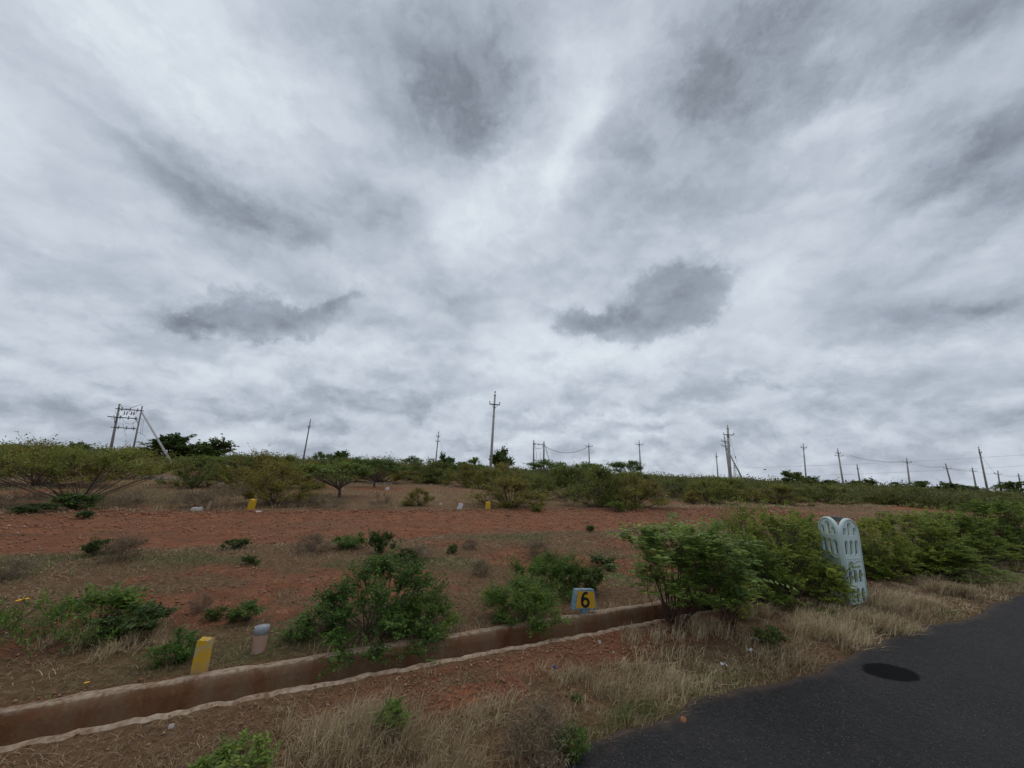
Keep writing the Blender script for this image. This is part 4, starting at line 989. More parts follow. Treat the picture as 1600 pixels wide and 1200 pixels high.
# ------------------------------------------------------------------ power poles
def on_ray(px, py, depth_y):
    d = ray(px, py); t = depth_y/d[1]; return np.array([d[0]*t, depth_y, CAM_H+d[2]*t])
def pole(lo, top, label, arms=((.45, 1.3),), H=8.5, r=.14, mat='pole', group='power poles across the plain', parent=None, arm_dir=None, ins=True, name='power_pole', pin=True, dist_mul=1.):
    d = ray(*top); Y = (H-CAM_H)/d[2]*d[1]*dist_mul; T = on_ray(top[0], top[1], Y); Q_ = on_ray(lo[0], lo[1], Y)
    ax = (T-Q_)/np.linalg.norm(T-Q_); B = T-ax*(T[2]/ax[2]+.15)
    g = float(gz(B[0], B[1]))
    root = parent
    if root is None:
        root = empty(name, (B[0], B[1], g)); tag(root, label, 'power pole', group)
    o0 = np.array([B[0], B[1], g]) if parent is None else np.array(parent.location)
    mb = MB(); Ln = np.linalg.norm(T-B)
    side = np.cross(ax, [0, 1., 0]); side /= np.linalg.norm(side); fwd_ = np.cross(side, ax)
    rot = np.stack([side, fwd_, ax], 1)
    v = np.array([[-1, -1, 0], [1, -1, 0], [1, 1, 0], [-1, 1, 0], [-1, -1, 1], [1, -1, 1], [1, 1, 1], [-1, 1, 1]], float)
    v[:4, :2] *= r*1.15; v[4:, :2] *= r*.62; v[:, 1] *= .7; v[:, 2] *= Ln
    mb.add((v@rot.T)+B-o0, [[0, 3, 2, 1], [4, 5, 6, 7], [0, 1, 5, 4], [1, 2, 6, 5], [2, 3, 7, 6], [3, 0, 4, 7]])
    shaft = mb.build('shaft', M[mat], root)
    for (dz, w) in arms:
        c = T-ax*dz-o0; ad = np.array(arm_dir if arm_dir is not None else (1, 0, 0), float); ad /= np.linalg.norm(ad)
        a_ = MB(); rr = np.stack([ad, np.cross([0, 0, 1.], ad), [0, 0, 1.]], 1)
        off = rr[:, 1]*(-r*.85)
        a_.box(c+off, (w, .07, .09), rr)
        a_.box(c+off*.0+np.array([0, 0, .0]), (r*2.3, r*2.2, .06), rr)
        for sgn in (-1, 1):
            a_.tube([c+off+ad*sgn*w*.32, c+off*.6-ax*.42], .018, 4)
        arm = a_.build('crossarm', M['steel'], root)
        if ins:
            for sgn in (-1, 1):
                i_ = MB(); p = c+off+ad*sgn*w*.46; i_.tube([p, p+[0, 0, .12], p+[0, 0, .14], p+[0, 0, .2], p+[0, 0, .22], p+[0, 0, .28]], [.012, .014, .06, .05, .065, .03], 6); i_.build('insulator', M['porcelain'], arm)
    if pin:
        p = T-o0; i_ = MB(); i_.tube([p-ax*.3, p+ax*.12, p+ax*.14, p+ax*.22, p+ax*.26, p+ax*.32], [.02, .02, .07, .055, .07, .03], 6); i_.build('insulator', M['porcelain'], root)
    for bz in (.12, arms[0][0]+.25 if arms else .6, 2.1):
        b2 = MB(); p = T-ax*bz-o0; k_ = r*(.62+.53*bz/Ln)+.012
        b2.box(p, (k_*2, k_*1.5, .05), rot); b2.build('clamp', M['steel'], root)
    return root, B, T, o0
def wire(name, a, b, sag, label, r=.012, cat='wire', group=None, parent=None, o0=None):
    t = np.linspace(0, 1, 17)[:, None]; p = a*(1-t)+b*t; p[:, 2] -= 4*sag*(t*(1-t))[:, 0]
    mb = MB()
    if o0 is not None: p = p-o0
    mb.tube(p, r, 4)
    o = mb.build(name, M['wire'], parent)
    if parent is None: tag(o, label, cat, group)
    return o

pc = pole((765, 757), (773.5, 616), 'tallest concrete power pole, standing at the centre of the scrub', arms=((1.0, 1.05),), r=.125, arm_dir=(1, .3, 0))
# offset crossarm feels: a bird on the top
bt = pc[2]
def bird(loc, label, s=1., flying=False):
    mb = MB()
    if flying:
        mb.tube([(-.15, 0, 0), (-.05, 0, .02), (.1, 0, .02), (.2, 0, .0)], [.01, .05, .05, .01], 6)
        r_ = obj('bird', mb.mesh('bird', M['feather'], True), None, loc)
        V = [(-.06, 0, .02), (.08, 0, .02), (.02, .34, .12), (-.08, .3, .1), (-.06, 0, .035), (.08, 0, .035), (.02, .34, .13), (-.08, .3, .11)]
        for sg in (-1, 1):
            v = np.array(V)*np.array([1, sg, 1]); obj('wing', mesh_np('wing', v, Q=[[0, 1, 2, 3], [7, 6, 5, 4], [0, 4, 5, 1], [1, 5, 6, 2], [2, 6, 7, 3], [3, 7, 4, 0]], mats=(M['feather'],)), r_)
    else:
        mb.tube([(-.13, 0, -.02), (-.05, 0, .05), (.02, 0, .10), (.06, 0, .155), (.075, 0, .185), (.12, 0, .185)], [.012, .035, .05, .03, .028, .004], 7)
        r_ = obj('bird', mb.mesh('bird', M['feather'], True), None, loc)
        l_ = MB(); l_.tube([(0, .015, -.03), (0, .015, .06)], .005, 4); l_.tube([(0, -.015, -.03), (0, -.015, .06)], .005, 4); l_.build('legs', M['feather'], r_)
    r_.scale = (s, s, s); tag(r_, label, 'bird'); return r_
dd_ = ray(1195, 734); bird(tuple(np.array([0, 0, CAM_H])+dd_*(70/dd_[1])), 'dark bird flying low over the scrub right of centre', 1.5, True)

P1 = pole((472, 728), (485, 657), 'thin power pole leaning right above the scrub, left of centre', arms=((1.2, .5),), r=.11, mat='pole_far')
P2 = pole((681, 720), (685.5, 675), 'short far pole with a guy wire left of the tall centre pole', arms=((.9, .8), (1.9, .9)), r=.12, mat='pole_far')
P5 = pole((921, 730), (920, 694), 'far pole holding the right end of the sagging cable', arms=((.5, 1.9),), r=.15, mat='pole_far')
P6 = pole((1001, 732), (998.5, 690), 'upright pole with one crossarm right of the sagging cable', arms=((.6, 1.5),), r=.14)
P7 = pole((1122, 748), (1119, 708), 'small far pole just left of the propped pole', arms=((.9, .9),), r=.15)
P8 = pole((1141.5, 757), (1137, 668), 'tall thick pole with one wide crossarm right of centre', arms=((1.0, 1.5),), r=.17)
P9 = pole((1140, 742), (1132, 683), 'leaning pole with a slanting concrete prop behind the tall thick pole', arms=((.7, 1.3), (1.5, 1.5)), r=.13)
P10 = pole((1261, 765), (1255, 695), 'upright pole with a white foot right of the leaning propped one', arms=((.55, 1.15),), r=.11)
P11 = pole((1317, 753), (1309, 703), 'pole with two crossarms right of the white-footed pole', arms=((.65, .9), (1.2, 1.8)), r=.14)
P12 = pole((1343, 750), (1339, 726), 'short far pole right of the double-crossarm pole', arms=((1.3, 1.2),), r=.2, mat='pole_far')
P13 = pole((1421.5, 757), (1416.5, 717), 'pole with one crossarm beside the bushy palm', arms=((.8, 2.2),), r=.17)
P14 = pole((1487, 760), (1477.5, 725), 'tilted far pole beside the small palm', arms=((1.2, 2.3),), r=.18, mat='pole_far')
P15 = pole((1525, 761), (1519, 731), 'far pole left of the strongly leaning right pole', arms=((1.0, 2.6),), r=.2, mat='pole_far')
P16 = pole((1544, 771), (1529.5, 701), 'strongly leaning pole with a guy wire near the right edge', arms=((.7, .5),), r=.12, mat='pole_far')
P17 = pole((1563, 763), (1559, 736), 'small far pole right of the strongly leaning pole', arms=((1.1, 2.4),), r=.2, mat='pole_far')
P18 = pole((1596, 765), (1591, 740), 'last far pole at the right edge beside the large palm', arms=((.9, 2.2), (2.0, 1.0)), r=.21, mat='pole_far')
P0 = pole((-14, 735), (-8, 640), 'pole at the left edge with only its crossarm tip in view', arms=((.9, 1.9), (1.8, 1.4)), r=.12, arm_dir=(1, 0, 0))

# prop of the leaning pole
def prop(root, o0, a, b, r=.1, mat='pole'):
    mb = MB(); mb.tube([a-o0, b-o0], [r*.8, r*1.2], 4); mb.build('prop', M[mat], root)
def on_depth(px, py, Y): return on_ray(px, py, Y)
Y9 = P9[2][1]; a = on_depth(1133, 696, Y9); b = on_depth(1158.5, 745, Y9); k = (b-a)/(a[2]-b[2]); b = b+k*(b[2]); prop(P9[0], P9[3], a, b, .13)
# guy wires with strain insulators
def guy(P_, apx, bpx, r=.015):
    Y = P_[2][1]; a = on_depth(*apx, Y); b = on_depth(*bpx, Y); k = (b-a)/max(.1, a[2]-b[2]); b = b+k*b[2]
    w = wire('guy_wire', a, b, .03, None, r, parent=P_[0], o0=P_[3])
    m_ = a*.62+b*.38-P_[3]; i_ = MB(); dv = (b-a)/np.linalg.norm(b-a); i_.tube([m_-dv*.12, m_-dv*.08, m_+dv*.08, m_+dv*.12], [.02, .06, .06, .02], 6); i_.build('insulator', M['porcelain'], w)
guy(P8, (1140, 682), (1157, 742)); guy(P16, (1533, 712), (1556, 742)); guy(P2, (687, 688), (694, 712)); guy(P7, (1119, 712), (1112, 745))

# two-pole frames
def frame_structure(Lp, Rp, label, arms, H=8.5, brace=None, r=.15, group=None, insl=True):
    root, B, T, o0 = pole(*Lp, label, arms=(), r=r, H=H, mat='pole_far', group=None, name='transformer_frame', pin=False)
    Y = T[1]
    if 'group' in root: del root['group']
    root['category'] = 'transformer frame'
    T2 = on_depth(*Rp[1], Y+1.2); Q2 = on_depth(*Rp[0], Y+1.2); ax = (T2-Q2)/np.linalg.norm(T2-Q2); B2 = T2-ax*(T2[2]/ax[2]+.1)
    mb = MB(); mb.tube([B2-o0, T2-o0], [r*1.3, r*.8], 4); mb.build('shaft', M['pole_far'], root)
    ax1 = (T-B)/np.linalg.norm(T-B)
    for (dz, ext, dl) in arms:
        a = T-ax1*dz-o0; b = T2-ax*(dz-.0)-o0; d_ = (b-a)/np.linalg.norm(b-a); a2 = a-d_*ext; b2 = b+d_*dl
        m2 = MB()
        for oy in (-.16, .16): m2.tube([a2+[0, oy, 0], b2+[0, oy, 0]], .06, 4)
        arm = m2.build('crossarm', M['steel'], root)
        if insl:
            for f_ in (.14, .5, .82):
                p = a*(1-f_)+b*f_; i_ = MB(); i_.tube([p+[0, 0, -.28], p+[0, 0, -.1], p+[0, 0, .05], p+[0, 0, .22], p+[0, 0, .3]], [.03, .07, .03, .08, .03], 6); i_.build('insulator', M['porcelain'], arm)
    if brace:
        a = on_depth(*brace[0], Y+1.2); b = on_depth(*brace[1], Y-2.5); k_ = (b-a)/(a[2]-b[2]); b = b+k_*max(0, b[2]); prop(root, o0, a, b, r*1.15, 'pole')
    return root, T, T2, o0, ax1, ax
FA = frame_structure(((174, 697), (187, 631)), ((210, 693), (222.5, 634)), 'large two-pole transformer frame with a slanting prop on the left', [(.75, .25, .2), (2.0, .9, -.3), (3.5, .35, -.1), (6.6, .4, .3), (7.6, .3, .3)], brace=((222, 645), (261, 711)), r=.14)
FB = frame_structure(((833.7, 722), (834, 688)), ((849.5, 726), (850, 690)), 'small far two-pole transformer frame right of the tall centre pole', [(.8, .2, .4), (4.6, .2, .1)], r=.2)
# jumpers on the big frame
rj = random.Random(3)
Y = FA[1][1]
for k_, (a_, b_, s_) in enumerate((((187, 631), (222, 631), .5), ((189, 634), (214, 633), .5), ((189, 634), (199, 640), .4), ((188, 640), (180, 641), .6), ((183, 651), (173, 653), .2), ((190, 651), (216, 655), .9), ((192, 660), (197, 682), .1), ((209, 660), (204, 670), .3),
        ((219, 651), (226, 656), .2), ((221, 658), (219, 680), .0), ((225, 656), (222, 678), .2), ((213, 675), (228, 682), -.1), ((200, 641), (208, 645), .4), ((208, 645), (216, 641), .4), ((186, 645), (192, 648), .5))):
    wire('jumper_wire', on_depth(*a_, Y+.3), on_depth(*b_, Y+.3), s_, None, .022, parent=FA[0], o0=FA[3])
for (x0_, z_) in ((196, 646), (207, 646)):
    for dx in (-2, 2):
        p = on_depth(x0_+dx, z_, Y+.3)-FA[3]; mb = MB(); mb.tube([p+[0, 0, -.25], p+[.05, 0, 0], p+[0, 0, .3]], [.05, .07, .05], 6); mb.build('switch_insulator', M['porcelain'], FA[0])
for dx in (-6, 0): 
    a = on_depth(184+dx, 648, Y-.3); b = on_depth(181+dx*.3, 661, Y-.3); mb = MB(); mb.tube([a-FA[3], b-FA[3]], .05, 4); mb.build('bracket', M['steel'], FA[0])
a = on_depth(212, 651, Y+1); b = on_depth(215, 661, Y+1); mb = MB(); mb.tube([a-FA[3], b-FA[3]], .05, 4); mb.build('bracket', M['steel'], FA[0])
YB = FB[1][1]
for a_, b_, s_ in (((835, 694), (840, 700), .6), ((840, 700), (849, 697), .4), ((838, 706), (838.5, 718), 0), ((844, 706), (844, 718), 0), ((852, 697), (857, 716), .3), ((853, 697), (859, 720), .2)):
    wire('jumper_wire', on_depth(*a_, YB), on_depth(*b_, YB), s_, None, .035, parent=FB[0], o0=FB[3])
wire('power_cable', on_depth(851, 697, YB), P5[2]-np.array([0, 0, .5]), 1.6, 'sagging cable from the small twin-pole frame to the pole on its right', .05, 'cable')
# faint line wires along the right-hand row
def top_of(P_, dz, sx=0): return P_[2]+np.array([sx, 0, -dz])
row = [P10, P11, P13, P14, P15, P17, P18]
wl = ['upper faint line wire', 'lower faint line wire']
seq = [(P13, P14, 'between the palm pole and the tilted far pole'), (P14, P15, 'between the tilted far pole and the next pole'), (P15, P17, 'passing behind the strongly leaning pole'), (P17, P18, 'between the last two far poles'), (P11, P13, 'between the double-crossarm pole and palm pole')]
for (a_, b_, lb) in seq:
    for q, sx in enumerate((-.8, .8)):
        wire('line_wire', top_of(a_, .6, sx), top_of(b_, .6, sx), .8, '%s %s' % (wl[q] if q else 'upper faint line wire', lb), .022, 'wire', 'faint line wires on the right')
for q, (ya, yb) in enumerate(((731, 712), (746, 729))):
    wire('line_wire', on_depth(1165, ya, 190.), on_depth(1640, yb-4, 190.), .8, ('higher' if q == 0 else 'lower')+' long thin wire crossing the sky low on the right', .035, 'wire', 'faint line wires on the right')

# far lattice pylon beside the propped pole
def pylon(px, pyt, dist, label):
    d = ray(px, pyt); t = dist/math.hypot(d[0], d[1]); x, y, h = d[0]*t, d[1]*t, CAM_H+d[2]*t
    root = empty('pylon', (x, y, 0)); tag(root, label, 'pylon'); mb = MB(); w = h*.085
    lv = np.linspace(0, 1, 7)
    for sx in (-1, 1):
        for sy in (-1, 1): mb.tube([(sx*w, sy*w, 0), (sx*w*.15, sy*w*.15, h)], .10, 3)
    for k in range(6):
        wa = w*(1-.85*lv[k]); wb = w*(1-.85*lv[k+1])
        for sg in (-1, 1):
            mb.tube([(-wa*sg, -wa, lv[k]*h), (wb*sg, -wb, lv[k+1]*h)], .06, 3); mb.tube([(-wa*sg, wa, lv[k]*h), (wb*sg, wb, lv[k+1]*h)], .06, 3)
    mb.build('lattice', M['steel'], root)
    a = MB()
    for z_, s_ in ((.68, .16), (.8, .13), (.92, .10)): a.tube([(-h*s_, 0, h*z_), (0, 0, h*(z_+.02)), (h*s_, 0, h*z_)], .09, 3)
    a.build('crossarm', M['steel'], root)
pylon(1147, 722, 320, 'faint lattice pylon on the horizon behind the slanting prop')

# ------------------------------------------------------------------ marker stones, pipe, sign, tree guard
def bevel_block(name, w, d, h, mat, loc, rz=0, tilt=(0, 0), taper=1., top_slope=0., seed=0, label=None, cat='marker stone', group=None):
    rng = np.random.default_rng(seed); nx, nz = 5, 10
    import bmesh
    bm = bmesh.new(); bmesh.ops.create_cube(bm, size=1)
    bmesh.ops.subdivide_edges(bm, edges=bm.edges, cuts=5, use_grid_fill=True)
    for v in bm.verts:
        x, y, z = v.co; zz = z+.5; e = sum(abs(abs(c)-.5) < 1e-4 for c in (x, y, z))
        k = 1+(taper-1)*zz; r_ = .965 if e >= 2 else 1.
        nn = .03*(float(vnoise(x*5+seed, z*5+y*3, seed+1))-.5)
        v.co = Vector((x*w*k*r_*(1+nn), y*d*k*r_*(1+nn), zz*h*(1 if e < 2 or zz < .5 else .985)+(top_slope*x+top_slope*.6*y)*h*(zz > .9)+.004*rng.normal()*(zz > .95)))
    me = bpy.data.meshes.new(name); bm.to_mesh(me); bm.free(); me.materials.append(M[mat])
    for p in me.polygons: p.use_smooth = False
    o = obj(name, me, None, loc); o.rotation_euler = (R(tilt[0]), R(tilt[1]), rz)
    tag(o, label, cat, group); return o
x, y = G(305, 1058); bevel_block('marker_stone', .088, .072, .268, 'yellow', (x+.0, y+.03, -.03), R(10), (-3, -1), .97, .0, 1, 'yellow painted marker stone with worn patches at the near drain kerb', group='plot marker stones')
x, y = G(762, 797); bevel_block('marker_stone', .19, .14, .33, 'yellow_far', (x, y, -.03), .2, (0, 0), .95, 0, 2, 'upright yellow marker stone beyond the track below the tall centre pole', group='plot marker stones')
x, y = G(391, 796); bevel_block('marker_stone', .17, .14, .34, 'yellow_far', (x, y, -.03), -.2, (0, 9), .95, 0, 3, 'yellow marker stone beyond the track on the left, leaning right', group='plot marker stones')
x, y = G(717, 796); bevel_block('marker_stone', .17, .12, .27, 'white_stone', (x, y, -.04), .3, (0, 17), .9, 0, 4, 'white marker stone leaning right beyond the track', group='plot marker stones')
x, y = G(993, 794); bevel_block('marker_stone', .24, .17, .50, 'cream', (x, y, -.05), .3, (0, 2), .9, 0, 5, 'unpainted cream marker stone at the foot of the big bush', group='plot marker stones')
x, y = G(1471, 793); bevel_block('marker_stone', .42, .35, .55, 'white_stone', (x, y, -.05), .5, (0, 4), .9, .1, 6, 'pale block at the far end of the red track on the right', group='plot marker stones')
x, y = G(307, 798); bevel_block('stone', .28, .16, .09, 'rock_white', (x, y, 0), .3, (0, 3), .9, .2, 7, 'flat pale stone at the far edge of the track on the left', 'stone')
x, y = G(312, 797); bevel_block('marker_stone', .08, .05, .26, 'cream', (x+.1, y+.15, -.02), .3, (0, 14), .9, 0, 8, 'thin brownish stake leaning behind the flat pale stone', 'marker stone')
x, y = G(403, 803); bevel_block('stone', .16, .12, .08, 'rock_white', (x, y, 0), .8, (0, 5), .8, .2, 9, 'small white stone right of the far left yellow stone', 'stone')
x, y = G(794, 808); bevel_block('stone', .14, .12, .09, 'rock_red', (x, y, 0), .8, (0, 5), .8, .2, 10, 'dark red stone on the track right of the upright yellow marker', 'stone')
x, y = G(1068, 1131); bevel_block('stone', .036, .034, .034, 'rock_orange', (x, y, -.004), .8, (0, 5), .8, .2, 11, 'orange stone lying at the road edge', 'stone')
x, y = G(267, 1137); bevel_block('stone', .028, .02, .016, 'rock_white', (x, y, .0), .8, (0, 5), .8, .2, 12, 'small white pebble on the near drain edge at left', 'stone')
for k, (px, py, s, lb) in enumerate(((958, 1022, .022, 'white pebble left of two on the red verge'), (975, 1032, .026, 'white pebble right of two on the red verge'), (965, 834, .06, 'white scrap on the red track right of centre'), (846, 793, .05, 'white pebble beyond the track by the big bush'), (345, 757, .3, 'white stone in the far clearing below the round dark trees'), (375, 759, .22, 'smaller white stone right of the one in the far clearing'), (688, 789, .12, 'grey-white stone left of the white marker stone'), (605, 765, .25, 'pale rock in the clearing behind the acacia'), (937, 1005, .03, 'white pebble beside the drain near the number sign'))):
    x, y = G(px, py); bevel_block('stone', s, s*.8, s*.6, 'rock_white', (x, y, float(gz(x, y))-.002), k, (0, 5), .75, .2, 20+k, lb, 'stone')

# rubble kerb lines far off in the clearing
rb = np.random.default_rng(8); mb = MB()
for k in range(90):
    px = rb.choice([rb.uniform(205, 400), rb.uniform(565, 620), rb.uniform(690, 740)], p=[.7, .2, .1]); x, y = G(px, 749+(px-300)*.022+rb.normal(0, 1.1)); s = rb.uniform(.08, .26)
    mb.box((x, y, s*.2), (s*1.4, s, s*.6), Matrix.Rotation(rb.uniform(0, 3), 3, 'Z'), .8, .05*s, rb)
tag(mb.build('rubble', M['rock_grey']), 'pale grey rubble strewn in a line across the far clearing', 'rubble', kind='stuff')
# loose clods of soil along the far side of the track
mb = MB()
for k in range(260):
    u = rb.uniform(-13, 22); v = 10.3+rb.normal(0, .35); x, y = UV(u, v); s = rb.uniform(.03, .13)
    mb.box((x, y, float(gz(x, y))+s*.15), (s*1.3, s, s*.6), Matrix.Rotation(rb.uniform(0, 3), 3, 'Z'), .75, .08*s, rb)
tag(mb.build('soil_clods', M['rock_red']), 'red clods of soil heaped along the far side of the track', 'soil clods', kind='stuff')

# pipe stub
x, y = G(404, 1018); pr = empty('pipe_stub', (x, y, -.01), 0); pr.rotation_euler = (R(-3), R(-3), 0)
tag(pr, 'short upright pipe with a grey end cap next to the yellow stone', 'pipe')
mb = MB(); mb.tube([(0, 0, -.03), (0, 0, .12), (0, 0, .145)], [.052, .052, .052], 24, cap=False); mb.build('pipe', M['pvc'], pr, smooth=True)
mb = MB(); mb.tube([(0, 0, .145), (0, 0, .146), (0, 0, .199), (0, 0, .201), (0, 0, .2012), (0, 0, .198)], [.051, .057, .057, .055, .050, .048], 24, cap=True); mb.build('cap', M['pipe_grey'], pr, smooth=False)

# number sign
x, y = G(913, 962); sg = empty('plot_sign', (x, y, -.01), R(14)); sg.rotation_euler = (R(-8), R(2), R(14))
tag(sg, 'blue concrete plot sign with a black 6 on a yellow panel', 'sign')
def slab(pts, y0, y1, inset=0):
    n = len(pts); V = [(p[0], y0, p[1]) for p in pts]+[(p[0], y1, p[1]) for p in pts]
    return V, n
def prism(name, pts, y0, y1, mat, parent, bev=0.):
    import bmesh
    bm = bmesh.new(); a = [bm.verts.new((p[0], y0, p[1])) for p in pts]; b = [bm.verts.new((p[0], y1, p[1])) for p in pts]; n = len(pts)
    bm.faces.new(a); bm.faces.new(b[::-1])
    for k in range(n): bm.faces.new((a[k], b[k], b[(k+1) % n], a[(k+1) % n]))
    bmesh.ops.recalc_face_normals(bm, faces=bm.faces)
    if bev: bmesh.ops.bevel(bm, geom=bm.edges, offset=bev, segments=2, affect='EDGES', profile=.6)
    me = bpy.data.meshes.new(name); bm.to_mesh(me); bm.free(); me.materials.append(M[mat]); return obj(name, me, parent)
prism('board', [(-.155, .075), (.150, .075), (.118, .285), (-.118, .285)], -.035, .04, 'blue', sg, .008)
prism('post', [(-.034, -.08), (.034, -.08), (.034, .077), (-.034, .077)], -.024, .03, 'blue', sg, .005)
prism('panel', [(-.118, .092), (.132, .092), (.108, .262), (-.092, .262)], -.038, -.03, 'signyellow', sg)
# the painted figure 6: a stroke swept along its centre line
cl = []
for k in range(13):
    t = k/12; cl.append((.034-.072*math.sin(t*1.35)-.006*t, .245-.0*t-.085*t**1.35))
t0 = math.atan2(0, -1)
for k in range(1, 25):
    a = math.pi+k/24*2*math.pi*.985; cl.append((-.002+.040*math.cos(a), .146+.038*math.sin(a)))
cl = [(.030, .238), (.010, .246), (-.010, .240), (-.026, .222), (-.036, .198), (-.041, .172)]+[(-.001+.040*math.cos(math.pi+k/22*2*math.pi), .148+.040*math.sin(math.pi+k/22*2*math.pi)*1.0) for k in range(0, 22)]+[(-.040, .155)]
cl = np.array(cl); tg = np.gradient(cl, axis=0); tg /= np.linalg.norm(tg, axis=1)[:, None]; nm = np.stack([-tg[:, 1], tg[:, 0]], -1)
wd = np.full(len(cl), .0155); wd[0] = .013; wd[1] = .0145
Lf = cl+nm*wd[:, None]; Rt = cl-nm*wd[:, None]; n = len(cl); V = []
for p in Lf: V.append((p[0], -.0395, p[1]))
for p in Rt: V.append((p[0], -.0395, p[1]))
Qd = [[k, k+1, n+k+1, n+k] for k in range(n-1)]
obj('numeral', mesh_np('numeral', V, Q=Qd, mats=(M['black'],)), sg)

# triangular pierced tree guard
def arch_pts(cx, z0, z1, w, n=10, pointed=False):
    r_ = w/2; pts = [(cx-r_, z0), (cx+r_, z0)]
    for k in range(n+1):
        a = k/n*math.pi; pts.append((cx+r_*math.cos(a), z1-r_+r_*math.sin(a)))
    return pts
def guard_panel(name, s, H_):
    cu = bpy.data.curves.new(name, 'CURVE'); cu.dimensions = '2D'; cu.fill_mode = 'BOTH'; cu.extrude = .012; cu.bevel_depth = .005; cu.bevel_resolution = 1
    def spl(pts):
        sp = cu.splines.new('POLY'); sp.points.add(len(pts)-1); sp.use_cyclic_u = True
        for q, p in enumerate(pts): sp.points[q].co = (p[0], p[1], 0, 1)
    spl(arch_pts(0, 0, H_, s, 24))
    w = s*.205; cxs = (-s*.275, 0, s*.275)
    for q, cx in enumerate(cxs):
        spl(arch_pts(cx, H_*.795, H_*(.955 if q == 1 else .895), w*(1.05 if q == 1 else .9)))
        spl(arch_pts(cx, H_*.575, H_*.745, w*1.0)); spl(arch_pts(cx, H_*.25, H_*.405, w*1.0)); spl(arch_pts(cx, H_*.03, H_*.20, w*1.0))
    tmp = bpy.data.objects.new('tmp', cu); COL.objects.link(tmp)
    dg = bpy.context.evaluated_depsgraph_get(); me = bpy.data.meshes.new_from_object(tmp.evaluated_get(dg)); bpy.data.objects.remove(tmp)
    me.materials.clear(); me.materials.append(M['guard'])
    return me
gx0, gy0 = G(1326, 946)
GS, GH = .43, 1.14
tgd = empty('tree_guard', (gx0, gy0, -.02)); tag(tgd, 'pale turquoise arched concrete tree guard standing in the roadside bushes', 'tree guard')
view = math.atan2(gx0, gy0)              # the sharp corner points at the road
pm_ = guard_panel('panel', GS, GH)
vdir = -view+R(2)
cent = np.array([math.sin(view), math.cos(view)])*GS/math.sqrt(3)
for k in range(3):
    a = vdir+R(180+60)+k*R(120)                          # outward normal of the panel in the xy plane (as angle from +y, counter-clockwise)
    nx_, ny_ = -math.sin(a), math.cos(a)
    px_, py_ = cent[0]+nx_*GS/(2*math.sqrt(3)), cent[1]+ny_*GS/(2*math.sqrt(3))
    p = obj('panel', pm_, tgd, (px_, py_, 0)); p.rotation_euler = (R(90), 0, a+math.pi)
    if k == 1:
        p.data = pm_.copy(); p.data.materials.clear(); p.data.materials.append(M['guard_in']); p['label'] = 'bare grey back panel with shade put into its colour'
    # raised rim and ribs, a sub-part on the outer face
    mb = MB(); yy = -.021
    pts = arch_pts(0, 0.01, GH-.012, GS-.035, 24); pts = [(q[0], q[1]) for q in pts[1:]]+[pts[0]]
    P3 = np.array([(q[0], q[1], .017) for q in pts]); mb.tube(P3, .011, 5)
    for zz in (.435, .535): mb.tube([(-GS*.36, GH*zz, .017), (GS*.36, GH*zz, .017)], .009, 5)
    for cx in (-.135, .135):
        mb.tube([(GS*cx, GH*.57, .017), (GS*cx, GH*.70, .017)], .006, 4)
    o = mb.build('rim', M['guard'] if k != 1 else M['guard_in'], p, smooth=True)

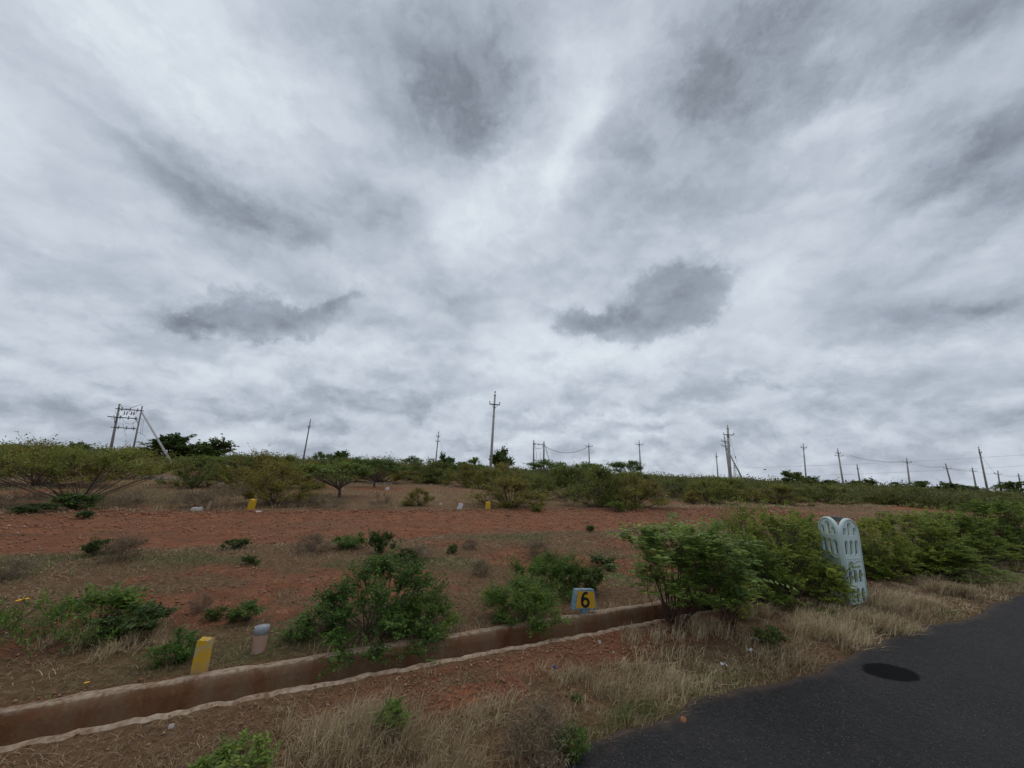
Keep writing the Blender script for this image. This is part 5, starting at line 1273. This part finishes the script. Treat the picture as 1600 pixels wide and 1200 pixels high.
# litter on the verge
def scrap(name, px, py, L, W, seed, label, mat='plastic', n=14, cat='litter'):
    rng = np.random.default_rng(seed); x, y = G(px, py); m_ = 6
    t = np.linspace(-.5, .5, n)[:, None]; s = np.linspace(-.5, .5, m_)[None]
    wv = W*(.45+.55*np.abs(np.sin(t*5+seed)))
    X_ = t*L+0*s+rng.normal(0, .003, (n, m_)); Y_ = s*wv+.012*np.sin(t*9)+rng.normal(0, .003, (n, m_)); Z_ = .012+.014*np.abs(np.sin(t*13+s*6))+rng.uniform(0, .014, (n, m_))
    V = np.stack([X_, Y_, Z_], -1).reshape(-1, 3); V2 = V-np.array([0, 0, .002]); i, j = np.meshgrid(np.arange(n-1), np.arange(m_-1), indexing='ij'); b = (i*m_+j).ravel()
    Q1 = np.stack([b, b+m_, b+m_+1, b+1], -1)
    o = obj(name, mesh_np(name, np.vstack([V, V2]), Q=np.vstack([Q1, Q1[:, ::-1]+n*m_]), mats=(M[mat],)), None, (x, y, float(gz(x, y))+.012)); o.rotation_euler = (0, 0, rng.uniform(-.4, .1)); tag(o, label, cat); return o
scrap('plastic_scrap', 1194, 1008, .24, .055, 1, 'long crumpled white plastic strip on the dry verge')
scrap('plastic_scrap', 1174, 1025, .06, .04, 2, 'small crumpled white plastic piece below the long strip', n=8)
scrap('plastic_scrap', 1132, 1047, .045, .02, 3, 'thin white flake left of the two plastic pieces', n=6)
scrap('plastic_scrap', 866, 1053, .03, .02, 4, 'bright blue scrap on the red verge', 'bluebit', n=6)
scrap('plastic_scrap', 1368, 895, .13, .03, 6, 'pale stick-like scrap on the ground right of the tree guard', 'cream', n=6)
def flower(px, py, z, s, label, seed):
    rng = np.random.default_rng(seed); d = ray(px, py); t = (z-CAM_H)/d[2]; x, y = d[0]*t, d[1]*t; root = empty('flower', (x, y, 0)); tag(root, label, 'flower')
    mb = MB(); mb.tube([(0, 0, 0), (.01, .01, z*.5), (0, 0, z)], .003, 4); mb.build('stem', M['leaf_shrub'], root)
    for q in range(3):
        c = rng.normal(0, s*.55, 3)*[1, 1, .3]+[0, 0, z]; D = []
        for k in range(5): a = k*1.256+q; D.append((math.cos(a), math.sin(a), .35))
        V, T = leafset(np.tile(c, (5, 1)), np.array(D), s*.75, s*.6, rng, 2.); obj('blossom', mesh_np('blossom', V, T=T, mats=(M['petal'],)), root)
flower(38, 938, .28, .036, 'bright yellow blossoms above the sprawling plant at left', 1)
flower(136, 1067, .03, .018, 'tiny orange-yellow blossom near the ground at lower left', 2)
